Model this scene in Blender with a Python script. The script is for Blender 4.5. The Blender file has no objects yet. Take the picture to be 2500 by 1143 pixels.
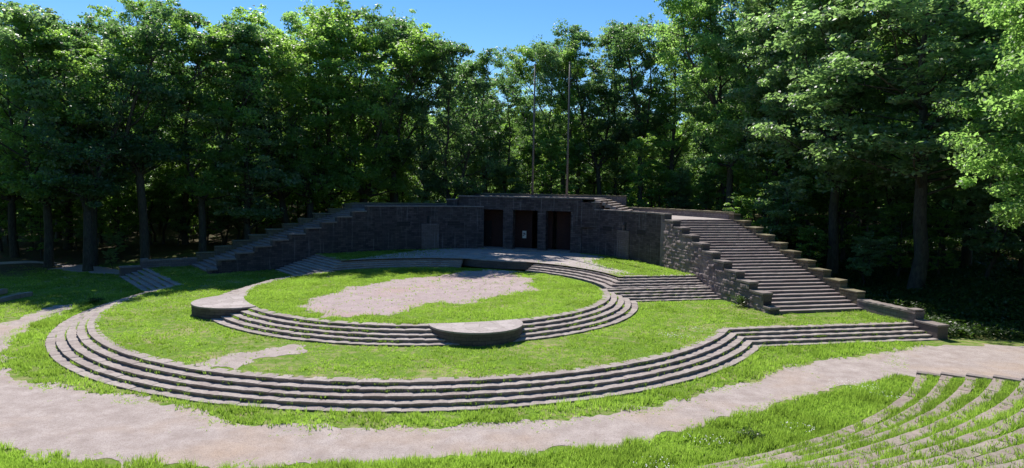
import bpy, math, random
import numpy as np
from mathutils import Matrix, Vector
R_ = math.radians
rng = np.random.default_rng(7)
random.seed(7)
SC = bpy.context.scene
COL = SC.collection
# ------------------------------------------------------------------ stage frame (metres)
OX, OY, TH = -6.497, 51.895, R_(19)
CT, ST = math.cos(TH), math.sin(TH)
def W2(u, v):
    return OX + u*CT + v*ST, OY - u*ST + v*CT
def W(u, v, z=0.0):
    x, y = W2(u, v); return (x, y, z)
def toW(a):                       # (n,3) stage coordinates to world
    a = np.asarray(a, float)
    return np.c_[OX + a[:,0]*CT + a[:,1]*ST, OY - a[:,0]*ST + a[:,1]*CT, a[:,2]]
def toUV(x, y):
    dx, dy = x-OX, y-OY
    return dx*CT - dy*ST, dx*ST + dy*CT
def pol(r, deg):
    return r*math.cos(R_(deg)), r*math.sin(R_(deg))
RS, KB = 0.16, 0.08               # riser, kerb
Z1 = KB + 4*RS; Z2 = 2*Z1; Z3 = 3*Z1
ZL = 6.71                         # landing of the wing stairs
ZR = 8.55                         # roof

# ------------------------------------------------------------------ noise helper
class VNoise:
    def __init__(s, seed):
        s.t = np.random.default_rng(seed).random((256, 256))
    def one(s, x, y):
        xi = np.floor(x).astype(int); yi = np.floor(y).astype(int)
        fx = x-xi; fy = y-yi
        fx = fx*fx*(3-2*fx); fy = fy*fy*(3-2*fy)
        t = s.t; a = t[xi % 256, yi % 256]; b = t[(xi+1) % 256, yi % 256]
        c = t[xi % 256, (yi+1) % 256]; d = t[(xi+1) % 256, (yi+1) % 256]
        return (a*(1-fx)+b*fx)*(1-fy) + (c*(1-fx)+d*fx)*fy
    def __call__(s, x, y, octv=3):
        x = np.asarray(x, float); y = np.asarray(y, float)
        o = 0; w = 0
        for k in range(octv):
            o = o + s.one(x*2**k+17*k, y*2**k+31*k)/2**k; w += 1/2**k
        return o/w
NZ = VNoise(3)
def soft_in(x, y, poly, s=.3):
    g = np.random.default_rng(5); return inpoly(x+g.normal(size=len(x))*s, y+g.normal(size=len(y))*s, poly)
def inpoly(x, y, poly):
    p = np.asarray(poly, float); n = len(p); ins = np.zeros(len(x), bool)
    j = n-1
    for i in range(n):
        xi, yi = p[i]; xj, yj = p[j]
        if yi != yj:
            c = ((yi > y) != (yj > y)) & (x < (xj-xi)*(y-yi)/(yj-yi)+xi)
            ins ^= c
        j = i
    return ins

# ------------------------------------------------------------------ object helpers
def tag(o, label=None, cat=None, group=None, kind=None):
    if label: o['label'] = label
    if cat: o['category'] = cat
    if group: o['group'] = group
    if kind: o['kind'] = kind
    return o
def empty(name, loc=(0,0,0), rz=0):
    o = bpy.data.objects.new(name, None); COL.objects.link(o)
    o.location = loc; o.rotation_euler = (0,0,rz); return o
def thing(name, label, cat, loc=(0,0,0), group=None, rz=0):
    return tag(empty(name, loc, rz), label, cat, group)
def mesh_obj(name, V, F, mat, parent=None, rnd=None, uv=None, smooth=False):
    """V (n,3) world coords, F list of faces or (m,k) array; rnd per face; uv per vertex"""
    me = bpy.data.meshes.new(name)
    V = np.asarray(V, np.float32)
    if isinstance(F, np.ndarray):
        m, k = F.shape
        me.vertices.add(len(V)); me.vertices.foreach_set('co', V.ravel())
        me.loops.add(m*k); me.loops.foreach_set('vertex_index', F.astype(np.int32).ravel())
        me.polygons.add(m); me.polygons.foreach_set('loop_start', np.arange(0, m*k, k, dtype=np.int32))
        me.update(calc_edges=True)
    else:
        me.from_pydata([tuple(map(float, v)) for v in V], [], F)
        me.update()
    if rnd is not None:
        a = me.attributes.new('rnd', 'FLOAT', 'FACE'); a.data.foreach_set('value', np.asarray(rnd, np.float32))
    if uv is not None:
        l = me.uv_layers.new(name='UVMap')
        idx = np.empty(len(me.loops), np.int32); me.loops.foreach_get('vertex_index', idx)
        l.data.foreach_set('uv', np.asarray(uv, np.float32)[idx].ravel())
    if smooth: me.polygons.foreach_set('use_smooth', np.ones(len(me.polygons), bool))
    me.materials.append(mat)
    o = bpy.data.objects.new(name, me); COL.objects.link(o)
    if parent is not None:
        o.parent = parent
        o.matrix_parent_inverse = (Matrix.Translation(parent.location) @ Matrix.Rotation(parent.rotation_euler.z, 4, 'Z')).inverted()
    return o
class MB:
    def __init__(s): s.v = []; s.f = []; s.r = []; s.uv = []
    def add(s, V, F, rnd=None, uv=None):
        b = len(s.v)
        s.v += [tuple(v) for v in V]; s.f += [tuple(i+b for i in f) for f in F]
        s.r += [random.random() if rnd is None else rnd]*len(F)
        s.uv += ([(0, 0)]*len(V) if uv is None else [tuple(t) for t in uv])
        return s
    def prism(s, poly, z0, z1, rnd=None):         # poly counter-clockwise in uv
        n = len(poly)
        z0s = z0 if hasattr(z0, '__len__') else [z0]*n; z1s = z1 if hasattr(z1, '__len__') else [z1]*n
        V = [(p[0], p[1], z0s[i]) for i, p in enumerate(poly)] + [(p[0], p[1], z1s[i]) for i, p in enumerate(poly)]
        F = [tuple(range(n-1, -1, -1)), tuple(range(n, 2*n))] + [(i, (i+1) % n, n+(i+1) % n, n+i) for i in range(n)]
        return s.add(V, F, rnd)
    def box(s, u0, u1, v0, v1, z0, z1, rnd=None):
        return s.prism([(u0,v0),(u1,v0),(u1,v1),(u0,v1)], z0, z1, rnd)
    def tube(s, pts, rad, n=8, rnd=None, cap=True):
        V = []; F = []
        pts = [Vector(p) for p in pts]
        for i, p in enumerate(pts):
            d = (pts[min(i+1, len(pts)-1)]-pts[max(i-1, 0)]).normalized()
            a = d.orthogonal().normalized() if i == 0 else (a - d*a.dot(d)).normalized()
            b = d.cross(a); r = rad[i] if hasattr(rad, '__len__') else rad
            for k in range(n):
                t = 2*math.pi*k/n; V.append(tuple(p + a*(r*math.cos(t)) + b*(r*math.sin(t))))
        for i in range(len(pts)-1):
            for k in range(n):
                F.append((i*n+k, i*n+(k+1) % n, (i+1)*n+(k+1) % n, (i+1)*n+k))
        if cap: F += [tuple(range(n-1, -1, -1)), tuple(range((len(pts)-1)*n, len(pts)*n))]
        return s.add(V, F, rnd)
    def build(s, name, mat, parent=None, world=False, bevel=0, smooth=False):
        V = np.array(s.v, float)
        if not world: V = toW(V)
        o = mesh_obj(name, V, s.f, mat, parent, s.r, s.uv, smooth)
        if bevel:
            m = o.modifiers.new('bevel', 'BEVEL'); m.width = bevel; m.segments = 2; m.limit_method = 'ANGLE'
        return o

# ------------------------------------------------------------------ materials
class NT:
    def __init__(s, name):
        s.m = bpy.data.materials.new(name); s.m.use_nodes = True
        s.t = s.m.node_tree; s.t.nodes.clear()
        s.out = s.t.nodes.new('ShaderNodeOutputMaterial')
    def n(s, typ, **kw):
        nd = s.t.nodes.new('ShaderNode'+typ)
        for k, v in kw.items():
            if k in nd.inputs.keys() if isinstance(k, str) else False: pass
            setattr(nd, k, v)
        return nd
    def l(s, a, b): s.t.links.new(a, b)
    def coord(s, kind='Object'):
        return s.n('TexCoord').outputs[kind]
    def noise(s, vec, scale, detail=4, rough=.55, dist=0):
        n = s.n('TexNoise'); n.inputs['Scale'].default_value = scale; n.inputs['Detail'].default_value = detail
        n.inputs['Roughness'].default_value = rough; n.inputs['Distortion'].default_value = dist
        s.l(vec, n.inputs['Vector']); return n.outputs['Fac']
    def ramp(s, fac, stops, interp='LINEAR'):
        r = s.n('ValToRGB'); e = r.color_ramp; e.interpolation = interp
        while len(e.elements) < len(stops): e.elements.new(0.5)
        for i, (p, c) in enumerate(stops):
            e.elements[i].position = p; e.elements[i].color = (*c, 1) if len(c) == 3 else c
        s.l(fac, r.inputs['Fac']); return r.outputs['Color']
    def mix(s, fac, a, b, mode='MIX'):
        m = s.n('Mix', data_type='RGBA', blend_type=mode)
        for sock, v in ((m.inputs[0], fac), (m.inputs[6], a), (m.inputs[7], b)):
            if hasattr(v, 'links'): s.l(v, sock)
            elif isinstance(v, (int, float)): sock.default_value = v
            else: sock.default_value = (*v, 1)
        return m.outputs[2]
    def math(s, op, a, b=0.0, c=None):
        m = s.n('Math', operation=op)
        for i, v in enumerate((a, b) + ((c,) if c is not None else ())):
            if hasattr(v, 'links'): s.l(v, m.inputs[i])
            else: m.inputs[i].default_value = v
        return m.outputs[0]
    def attr(s, name='rnd'):
        a = s.n('Attribute'); a.attribute_name = name; return a.outputs['Fac']
    def bump(s, h, strength=.4, dist=.02):
        b = s.n('Bump'); b.inputs['Strength'].default_value = strength; b.inputs['Distance'].default_value = dist
        s.l(h, b.inputs['Height']); return b.outputs['Normal']
    def bsdf(s, col, rough=.85, normal=None, spec=.3, metallic=0):
        b = s.n('BsdfPrincipled')
        if hasattr(col, 'links'): s.l(col, b.inputs['Base Color'])
        else: b.inputs['Base Color'].default_value = (*col, 1)
        b.inputs['Roughness'].default_value = rough
        b.inputs['Specular IOR Level'].default_value = spec; b.inputs['Metallic'].default_value = metallic
        if normal is not None: s.l(normal, b.inputs['Normal'])
        return b.outputs[0]
    def done(s, sh):
        s.l(sh, s.out.inputs['Surface']); return s.m

def mat_stone(name, c1, c2, c3, lich=(.30,.29,.25), bump=.5, dirt=.55):
    t = NT(name); o = t.coord()
    n1 = t.noise(o, .9, 5, .6); n2 = t.noise(o, 7, 5, .65); n3 = t.noise(o, 42, 3, .6)
    base = t.ramp(t.attr(), [(0, c1), (.5, c2), (1, c3)])
    base = t.mix(t.ramp(n1, [(.38, (0,0,0)), (.66, (.7,.7,.7))]), base, lich)
    base = t.mix(t.ramp(n2, [(.35, (dirt,)*3), (.6, (0,0,0))]), base, t.mix(.5, c1, (.07,.06,.06)))
    base = t.mix(.35, base, t.mix(n3, (.05,.045,.045), (.62,.56,.55)), 'OVERLAY')
    h = t.math('ADD', t.math('MULTIPLY', n2, .7), t.math('MULTIPLY', n3, .4))
    return t.done(t.bsdf(base, .92, t.bump(h, bump, .03), .2))
M_STEP = mat_stone('step_sandstone', (.33,.275,.26), (.405,.35,.33), (.48,.42,.395), (.45,.405,.37))
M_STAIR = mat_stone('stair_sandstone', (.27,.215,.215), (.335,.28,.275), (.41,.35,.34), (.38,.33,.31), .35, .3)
M_COPE = mat_stone('coping_sandstone', (.22,.18,.175), (.28,.235,.225), (.34,.29,.27), (.33,.30,.27))
M_SEAT = mat_stone('seat_sandstone', (.29,.23,.20), (.36,.295,.26), (.44,.365,.32), (.36,.34,.27))

def mat_masonry(name, c1, c2, mortar, bw=.55, bh=.22, stain=0.0, bump=.7, rough=.9):
    t = NT(name); uv = t.coord('UV'); o = t.coord()
    dn = t.n('TexNoise'); dn.inputs['Scale'].default_value = 1.7; t.l(uv, dn.inputs['Vector'])
    dv = t.n('VectorMath', operation='MULTIPLY_ADD'); t.l(dn.outputs['Color'], dv.inputs[0]); dv.inputs[1].default_value = (.05,.03,0); t.l(uv, dv.inputs[2])
    br = t.n('TexBrick'); t.l(dv.outputs[0], br.inputs['Vector'])
    br.inputs['Color1'].default_value = (*c1, 1); br.inputs['Color2'].default_value = (*c2, 1); br.inputs['Mortar'].default_value = (*mortar, 1)
    br.inputs['Scale'].default_value = 1; br.inputs['Mortar Size'].default_value = .012; br.inputs['Mortar Smooth'].default_value = .3
    br.inputs['Bias'].default_value = 0; br.inputs['Brick Width'].default_value = bw; br.inputs['Row Height'].default_value = bh
    n1 = t.noise(o, .5, 5, .6); n2 = t.noise(o, 9, 4, .6)
    base = t.mix(t.ramp(n1, [(.35, (0,0,0)), (.7, (.6,.6,.6))]), br.outputs['Color'], t.mix(.5, c1, (.06,.055,.06)))
    if stain:
        sp = t.n('Mapping'); sp.inputs['Scale'].default_value = (3.2, .22, 1); t.l(uv, sp.inputs['Vector'])
        sn = t.noise(sp.outputs[0], 1.0, 4, .65)
        base = t.mix(t.ramp(sn, [(.55, (0,0,0)), (.75, (stain,)*3)]), base, (.34,.33,.33))
    base = t.mix(.3, base, n2, 'OVERLAY')
    h = t.math('ADD', t.math('MULTIPLY', br.outputs['Fac'], -.8), t.math('MULTIPLY', n2, .5))
    return t.done(t.bsdf(base, rough, t.bump(h, bump, .03), .25))
M_ASHLAR = mat_masonry('coursed_sandstone', (.055,.042,.046), (.14,.108,.106), (.03,.026,.028), .6, .21, .4, 1.0)
M_REDBRICK = mat_masonry('red_brick', (.10,.038,.031), (.065,.029,.025), (.04,.03,.027), .25, .075, 0)
M_PANEL = mat_masonry('pale_stained_stone', (.15,.115,.11), (.21,.165,.16), (.08,.062,.062), .5, .2, .75)
M_DISC = mat_masonry('platform_masonry', (.12,.095,.09), (.17,.135,.12), (.06,.05,.05), .7, .2, .1)

def mat_rubble():
    t = NT('rubble_sandstone'); o = t.coord()
    n1 = t.noise(o, .6, 4, .6); n2 = t.noise(o, 11, 5, .65); n3 = t.noise(o, 50, 2, .5)
    base = t.ramp(t.attr(), [(0, (.13,.10,.115)), (.5, (.19,.145,.15)), (1, (.27,.21,.20))])
    base = t.mix(t.ramp(n1, [(.4, (0,0,0)), (.75, (.6,.6,.6))]), base, (.30,.25,.24))
    base = t.mix(.4, base, t.mix(n2, (.1,.1,.1), (.8,.78,.75)), 'OVERLAY')
    return t.done(t.bsdf(base, .8, t.bump(t.math('ADD', n2, t.math('MULTIPLY', n3, .5)), .6, .03), .35))
M_RUBBLE = mat_rubble()

def mat_flags():
    t = NT('flagstone'); o = t.coord()
    v = t.n('TexVoronoi', feature='DISTANCE_TO_EDGE'); v.inputs['Scale'].default_value = 1.15; t.l(o, v.inputs['Vector'])
    vc = t.n('TexVoronoi'); vc.inputs['Scale'].default_value = 1.15; t.l(o, vc.inputs['Vector'])
    n = t.noise(o, 8, 5, .6)
    c = t.ramp(t.n('SeparateColor').outputs[0] if False else n, [(.3, (.31,.265,.265)), (.7, (.43,.375,.36))])
    bw = t.n('RGBToBW'); t.l(vc.outputs['Color'], bw.inputs[0]); c = t.mix(.3, c, bw.outputs[0], 'SOFT_LIGHT')
    e = t.ramp(v.outputs['Distance'], [(0, (1,1,1)), (.035, (0,0,0))])
    c = t.mix(t.mix(.45, (0,0,0), e), c, (.10,.11,.05))
    return t.done(t.bsdf(c, .92, t.bump(t.math('MULTIPLY', v.outputs['Distance'], 3), .4, .02), .2))
M_FLAG = mat_flags()

def mat_gravel(name, a, b, warm):
    t = NT(name); o = t.coord()
    n0 = t.noise(o, .16, 4, .6); n1 = t.noise(o, 1.1, 6, .65); n2 = t.noise(o, 24, 4, .7); n3 = t.noise(o, 95, 2, .6)
    c = t.mix(t.ramp(n1, [(.35, (0,0,0)), (.68, (1,1,1))]), a, b)
    c = t.mix(t.ramp(n0, [(.5, (0,0,0)), (.72, (.75,.75,.75))]), c, warm)
    c = t.mix(t.ramp(n2, [(.32, (.85,.85,.85)), (.5, (0,0,0))]), c, t.mix(.6, a, (.10,.085,.075)))
    nb = t.noise(o, 6.5, 5, .7); c = t.mix(t.ramp(nb, [(.33, (.5,.5,.5)), (.46, (0,0,0))]), c, t.mix(.5, a, (.16,.13,.11)))
    c = t.mix(.35, c, t.mix(n3, (.1,.1,.1), (.9,.9,.9)), 'OVERLAY')
    h = t.math('ADD', n2, t.math('MULTIPLY', n3, .8))
    return t.done(t.bsdf(c, .95, t.bump(h, .55, .03), .15))
M_GRAVEL = mat_gravel('pinkish_gravel', (.34,.28,.26), (.48,.41,.39), (.44,.32,.24))
M_SAND = mat_gravel('rosy_sand', (.35,.275,.275), (.455,.365,.365), (.43,.28,.255))

def mat_soil(name='lawn_soil', forest=False):
    t = NT(name); o = t.coord()
    n0 = t.noise(o, .22, 4, .6); n1 = t.noise(o, 1.6, 5, .65); n2 = t.noise(o, 14, 5, .7); n3 = t.noise(o, 60, 2, .6)
    g = t.ramp(n2, [(.25, (.05,.10,.012)), (.5, (.12,.215,.022)), (.75, (.20,.30,.04))])
    g = t.mix(t.ramp(t.math('ADD', t.math('MULTIPLY', n1, .6), t.math('MULTIPLY', n0, .4)), [(.47, (0,0,0)), (.64, (.85,.85,.85))]), g, t.mix(n3, (.30,.25,.13), (.42,.34,.21)))
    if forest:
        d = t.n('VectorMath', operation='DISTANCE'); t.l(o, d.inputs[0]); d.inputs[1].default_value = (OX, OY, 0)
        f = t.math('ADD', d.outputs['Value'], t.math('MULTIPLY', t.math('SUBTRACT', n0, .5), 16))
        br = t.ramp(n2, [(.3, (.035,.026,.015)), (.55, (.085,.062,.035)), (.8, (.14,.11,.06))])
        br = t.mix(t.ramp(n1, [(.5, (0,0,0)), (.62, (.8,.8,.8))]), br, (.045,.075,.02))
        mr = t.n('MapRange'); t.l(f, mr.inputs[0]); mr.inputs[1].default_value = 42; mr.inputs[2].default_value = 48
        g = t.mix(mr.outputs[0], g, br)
    return t.done(t.bsdf(g, .95, t.bump(t.math('ADD', n2, n3), .6, .04), .1))
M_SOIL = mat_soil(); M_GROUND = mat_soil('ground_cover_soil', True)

def mat_leaf(name, stops, trans, tfac=.45, gloss=.35, rough=.42):
    t = NT(name)
    c = t.ramp(t.attr(), [(i/(len(stops)-1), s) for i, s in enumerate(stops)])
    d = t.bsdf(c, rough, None, gloss)
    tr = t.n('BsdfTranslucent'); t.l(t.mix(t.attr(), trans, tuple(min(1, x*1.5) for x in trans)), tr.inputs['Color'])
    m = t.n('MixShader'); m.inputs[0].default_value = tfac; t.l(d, m.inputs[1]); t.l(tr.outputs[0], m.inputs[2])
    return t.done(m.outputs[0])
M_LEAF = {
 'dark': mat_leaf('oak_leaf', [(.030,.055,.030), (.064,.106,.052), (.12,.175,.09)], (.19,.37,.085), .47, .7, .5),
 'mid':  mat_leaf('maple_leaf', [(.045,.088,.030), (.090,.155,.050), (.16,.23,.082)], (.34,.57,.09), .53, .65, .5),
 'lime': mat_leaf('ash_leaf', [(.066,.125,.042), (.118,.195,.066), (.19,.28,.105)], (.38,.64,.14), .52, .65, .5),
 'grey': mat_leaf('hornbeam_leaf', [(.062,.10,.062), (.13,.185,.11), (.23,.285,.18)], (.33,.54,.15), .48, .9, .45),
}
M_GRASS = mat_leaf('grass_blade', [(.045,.105,.018), (.10,.185,.032), (.175,.255,.055), (.44,.40,.18)], (.37,.58,.075), .5, .3, .45)
M_WEED = mat_leaf('nettle_leaf', [(.02,.045,.012), (.04,.075,.02), (.065,.105,.03)], (.08,.16,.02), .35)
def mat_bark():
    t = NT('bark'); o = t.coord()
    mp = t.n('Mapping'); mp.inputs['Scale'].default_value = (1,1,.22); t.l(o, mp.inputs['Vector'])
    n = t.noise(mp.outputs[0], 9, 6, .7); n2 = t.noise(o, 1.2, 3)
    c = t.ramp(n, [(.3, (.028,.024,.02)), (.6, (.085,.075,.06)), (.8, (.15,.135,.11))])
    c = t.mix(t.ramp(n2, [(.5, (0,0,0)), (.7, (.5,.5,.5))]), c, (.07,.085,.045))
    return t.done(t.bsdf(c, .9, t.bump(n, .8, .05), .2))
M_BARK = mat_bark()
def mat_plain(name, c, rough=.6, spec=.3, var=.25, metallic=0):
    t = NT(name); o = t.coord(); n = t.noise(o, 6, 5, .6)
    return t.done(t.bsdf(t.mix(var, c, n, 'OVERLAY'), rough, t.bump(n, .15, .01), spec, metallic))
M_POLE = mat_plain('weathered_pole', (.13,.115,.11), .55)
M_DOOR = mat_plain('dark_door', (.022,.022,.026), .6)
M_PAPER = mat_plain('white_paper', (.72,.72,.70), .7, .2, .1)
M_INK = mat_plain('dark_print', (.05,.05,.06), .7)
M_SIGN = mat_plain('sign_board', (.22,.24,.27), .5)
M_WOOD = mat_plain('dark_wood', (.06,.045,.03), .8)
M_FLOWER = mat_plain('white_petals', (.75,.74,.70), .7, .2, .1)
M_DIRTLEAF = mat_plain('dry_leaf', (.09,.055,.035), .8)

# ------------------------------------------------------------------ sweeps
def resample(path, step):
    p = np.asarray(path, float); d = np.r_[0, np.cumsum(np.hypot(*np.diff(p, axis=0).T))]
    n = max(2, int(math.ceil(d[-1]/step))+1); s = np.linspace(0, d[-1], n)
    return np.c_[np.interp(s, d, p[:,0]), np.interp(s, d, p[:,1])]
class Path:
    def __init__(s, pts):
        s.p = np.asarray(pts, float); seg = np.diff(s.p, axis=0); L = np.hypot(*seg.T)
        s.d = np.r_[0, np.cumsum(L)]; s.len = s.d[-1]
        n = np.c_[-seg[:,1], seg[:,0]]/L[:,None]
        # mitred left normals at vertices
        m = np.zeros_like(s.p); m[0] = n[0]; m[-1] = n[-1]
        for i in range(1, len(s.p)-1):
            b = n[i-1]+n[i]; b = b/np.hypot(*b); m[i] = b/max(.35, b@n[i])
        s.m = m
    def at(s, t, off=0.0):
        t = np.clip(t, 0, s.len)
        u = np.interp(t, s.d, s.p[:,0]); v = np.interp(t, s.d, s.p[:,1])
        mu = np.interp(t, s.d, s.m[:,0]); mv = np.interp(t, s.d, s.m[:,1])
        return u+off*mu, v+off*mv
def arc(r, a0, a1, step=2.0):
    n = max(2, int(abs(a1-a0)/step)+1)
    return [pol(r, a) for a in np.linspace(a0, a1, n)]
def sweep_blocks(path, prof, block=(.6,1.25), jit=(.016,.013), groove=.02, fine=.35):
    """connected masonry strip: prof = [(off,z),...] closed profile, swept along path with stone joints"""
    P = Path(path); V = []; F = []; Rn = []; UVs = []
    k = len(prof); s = 0.0; rows = 0; prev = None
    corners = list(P.d[1:-1])
    def row(t, do, dz, sc):
        nonlocal rows
        zmax = max(q[1] for q in prof)
        for j, (o, z) in enumerate(prof):
            top = z > zmax-.09
            oo = o + (do if o < .05 else 0) + (sc if (top and o < .05) else 0)
            zz = z + (dz if top else 0) - (sc*1.2 if top else 0)
            u, v = P.at(t, oo); V.append((u, v, zz)); UVs.append((t, z+o))
        rows += 1
    first = True; r = 0.0
    while s < P.len-1e-6:
        e = min(P.len, s+random.uniform(*block))
        if P.len-e < block[0]*.6: e = P.len
        do = random.uniform(-1,1)*jit[0]; dz = random.uniform(-1,1)*jit[1]; r = random.random()
        ts = [s+.006] + [c for c in corners if s+.05 < c < e-.05] + list(np.arange(s+fine, e-fine*.5, fine)) + [e-.006]
        ts = sorted(set(round(float(x), 4) for x in ts))
        for i, t in enumerate(ts):
            row(t, do + random.uniform(-.004,.004), dz + random.uniform(-.003,.003), groove if i in (0, len(ts)-1) else 0)
            if not first or i > 0:
                a = (rows-2)*k; b = (rows-1)*k
                for j in range(k):
                    F.append((a+j, b+j, b+(j+1) % k, a+(j+1) % k)); Rn.append(r)
            first = False
        s = e
    F.append(tuple(range(k))[::1]); Rn.append(r); F.append(tuple(range((rows-1)*k+k-1, (rows-1)*k-1, -1))); Rn.append(r)
    return V, F, Rn, UVs
def swept(name, path, prof, mat, parent=None, **kw):
    V, F, Rn, UVs = sweep_blocks(path, prof, **kw)
    return mesh_obj(name, toW(np.array(V)), F, mat, parent, Rn, np.array(UVs))
def plain_sweep(path, prof, step=.5):
    P = Path(path); ts = sorted(set(list(np.round(np.arange(0, P.len, step), 4)) + [P.len] + list(P.d)))
    k = len(prof); V = []; F = []; UVs = []
    per = np.r_[0, np.cumsum([math.dist(prof[i], prof[(i+1) % k]) for i in range(k)])]
    for t in ts:
        for j, (o, z) in enumerate(prof):
            zz = z(t) if callable(z) else z
            u, v = P.at(t, o); V.append((u, v, zz)); UVs.append((t, zz if j < 2 else zz+o))
    n = len(ts)
    for i in range(n-1):
        for j in range(k): F.append((i*k+j, (i+1)*k+j, (i+1)*k+(j+1) % k, i*k+(j+1) % k))
    F.append(tuple(range(k))); F.append(tuple(range((n-1)*k+k-1, (n-1)*k-1, -1)))
    return V, F, UVs
def wall_sweep(name, path, prof, mat, parent=None, step=.5):
    V, F, UVs = plain_sweep(path, prof, step)
    return mesh_obj(name, toW(np.array(V)), F, mat, parent, np.random.default_rng(len(V)).random(len(F)), np.array(UVs))
def mir(path): return [(-u, v) for u, v in path][::-1]
def step_prof(z, rise, depth): return [(.06, z-rise-.05), (.055, z-.075), (0, z-.07), (0, z), (depth, z), (depth, z-rise-.05)][::-1]

# ================================================================== SETTING: GROUND
def smooth(a, b, x): 
    t = np.clip((x-a)/(b-a), 0, 1); return t*t*(3-2*t)
def terrain(x, y):
    x = np.asarray(x, float); y = np.asarray(y, float)
    u, v = toUV(x, y); rho = np.hypot(u, v)
    h = 4.2*smooth(24, 52, v)*smooth(34, 44, rho) + .9*smooth(37, 46, rho)*smooth(6, 20, v)
    h = h + .8*smooth(37, 43, u)*smooth(6, 12, v)
    h = h + (NZ(x*.09, y*.09, 3)-.5)*1.1*smooth(40, 55, rho)
    return h
def build_ground():
    xs = np.r_[np.linspace(-600, -110, 12), np.arange(-108, 109, 2.0), np.linspace(110, 600, 12)]
    ys = np.r_[np.linspace(-300, -32, 8), np.arange(-30, 171, 2.0), np.linspace(175, 700, 12)]
    X, Y = np.meshgrid(xs, ys); Z = terrain(X, Y)
    V = np.c_[X.ravel(), Y.ravel(), Z.ravel()]; nx, ny = len(xs), len(ys)
    i = np.arange((nx-1)*(ny-1)); a = (i//(nx-1))*nx + i % (nx-1)
    F = np.c_[a, a+1, a+nx+1, a+nx]
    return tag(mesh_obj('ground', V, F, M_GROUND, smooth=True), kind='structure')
build_ground()

def rough_poly(poly, amp=.25, step=.25, seed=0, freq=.7):
    p = list(poly)+[poly[0]]; q = resample(p, step)[:-1]
    n = len(q); t = np.roll(q, -1, 0)-np.roll(q, 1, 0); L = np.hypot(*t.T)[:,None]; nr = np.c_[-t[:,1], t[:,0]]/L
    d = (NZ(q[:,0]*freq+seed*7.3, q[:,1]*freq-seed*3.1, 4)-.5)*2*amp*1.8
    return q + nr*d[:,None]
def sheet(name, poly, z, mat, kind='structure'):
    V = toW(np.c_[poly, np.full(len(poly), z)])
    me = bpy.data.meshes.new(name)
    import mathutils.geometry as mg
    tri = mg.tessellate_polygon([[Vector((a[0], a[1], 0)) for a in V]])
    o = mesh_obj(name, V, [tuple(t) for t in tri], mat)
    for p_ in o.data.polygons:
        if p_.normal.z < 0: p_.flip()
    bpy.data.meshes.remove(me)
    return tag(o, kind=kind)
def interp_ring(tab, a0, a1, step=2):
    tab = sorted(tab); A = [t[0] for t in tab]; Rr = [t[1] for t in tab]
    return [pol(np.interp(a, A, Rr), a) for a in np.arange(a0, a1+.01, step)]
IN = [(-200,26.8),(-165,26.6),(-153,26.6),(-136,26.6),(-122,27.0),(-116,27.2),(-107,26.6),(-100,26.1),(-96,25.7),(-91,25.5),(-86,25.7),(-82,26.3),(-76,26.9),(-62,26.75),(-42,26.8),(-32,26.5),(-21,27.2),(-13,28.5),(-5.3,31.4),(0,34.3)]
OUT = [(-200,28.4),(-155,28.8),(-141,28.7),(-130,30.6),(-110,32.0),(-90,31.6),(-78,30.8),(-68,30.2),(-60,29.9),(-51,30.0),(-40,29.6),(-32,29.7),(-24,30.6),(-16,32.4)]
inner = interp_ring(IN, -158, 0, 2); outer = interp_ring(OUT, -156, -16, 2)
P_PATH = rough_poly(inner + [(37.2,1.2),(42,3.5),(50,5.0),(64,7.5),(64,-16),(52,-16),(44,-17),(38.5,-17.5),(36.2,-14),(34.6,-11),(33.0,-8.0)] + outer[::-1], .55, .2, 1, .9)
sheet('gravel_path', P_PATH, .012, M_GRAVEL)
P_TRAIL = rough_poly([(-58,3),(-46,3.5),(-40,3.0),(-37.5,3.4),(-37.8,5.4),(-44,6.8),(-52,8.2),(-60,8.6)], .4, .3, 4)
sheet('dirt_trail', P_TRAIL, .013, M_GRAVEL)

# terrace lawn (z1), stage lawn (z2), upper stage (z3) --------------------------------------
DN = np.array([math.cos(R_(-57)), math.sin(R_(-57))]); UPD = -DN; RT = np.array([-DN[1], DN[0]])   # stair directions in stage frame
A0 = np.array([26.07, 3.91]); SW = 7.3                                   # foot of the wing stairs, width
def S(s, n): q = A0 + s*UPD + n*RT; return (q[0], q[1])
DS = np.array([math.cos(R_(31.2)), math.sin(R_(31.2))])                  # direction of the straight lower steps
def meet_wall(p, n=SW+.1):                                                # along DS from p to the low wall
    p = np.array(p); w0 = A0 + n*RT
    M = np.array([DS, -DN]).T; t = np.linalg.solve(M, w0-p); q = p + t[0]*DS; return (q[0], q[1])
OUTR = [23.0+.5125*i for i in range(5)]; OUTA = [-8.0-.58*i for i in range(5)]
def outer_path(i, grow=0):
    c = pol(OUTR[i], OUTA[i]); w = meet_wall(c)
    half = arc(OUTR[i], -90, OUTA[i], 2)[1:] + [w]
    return mir(half) + [pol(OUTR[i], -90)] + half
c0 = pol(22.6, -7.5); w0 = meet_wall(c0)
halfT = arc(22.6, -90, -7.5, 2)[1:] + [w0, S(0, SW+.1), S(0, 0), S(2, -.3), S(14, -.3)]
P_TER = np.array(mir(halfT) + [pol(22.6, -90)] + halfT)
sheet('terrace_lawn', P_TER, Z1-.015, M_SOIL)
P_BARE = rough_poly([(-1.4,-22.3),(-1.5,-20.4),(-.7,-18.6),(-.2,-17.3),(.9,-17.2),(1.3,-18.6),(.6,-20.2),(.9,-22.3)], .5, .12, 9, 1.1)
sheet('bare_patch', P_BARE, Z1-.004, M_GRAVEL)
sheet('stage_lawn', np.array(arc(14.0, 0, 358, 3)), Z2-.018, M_SOIL)
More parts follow.
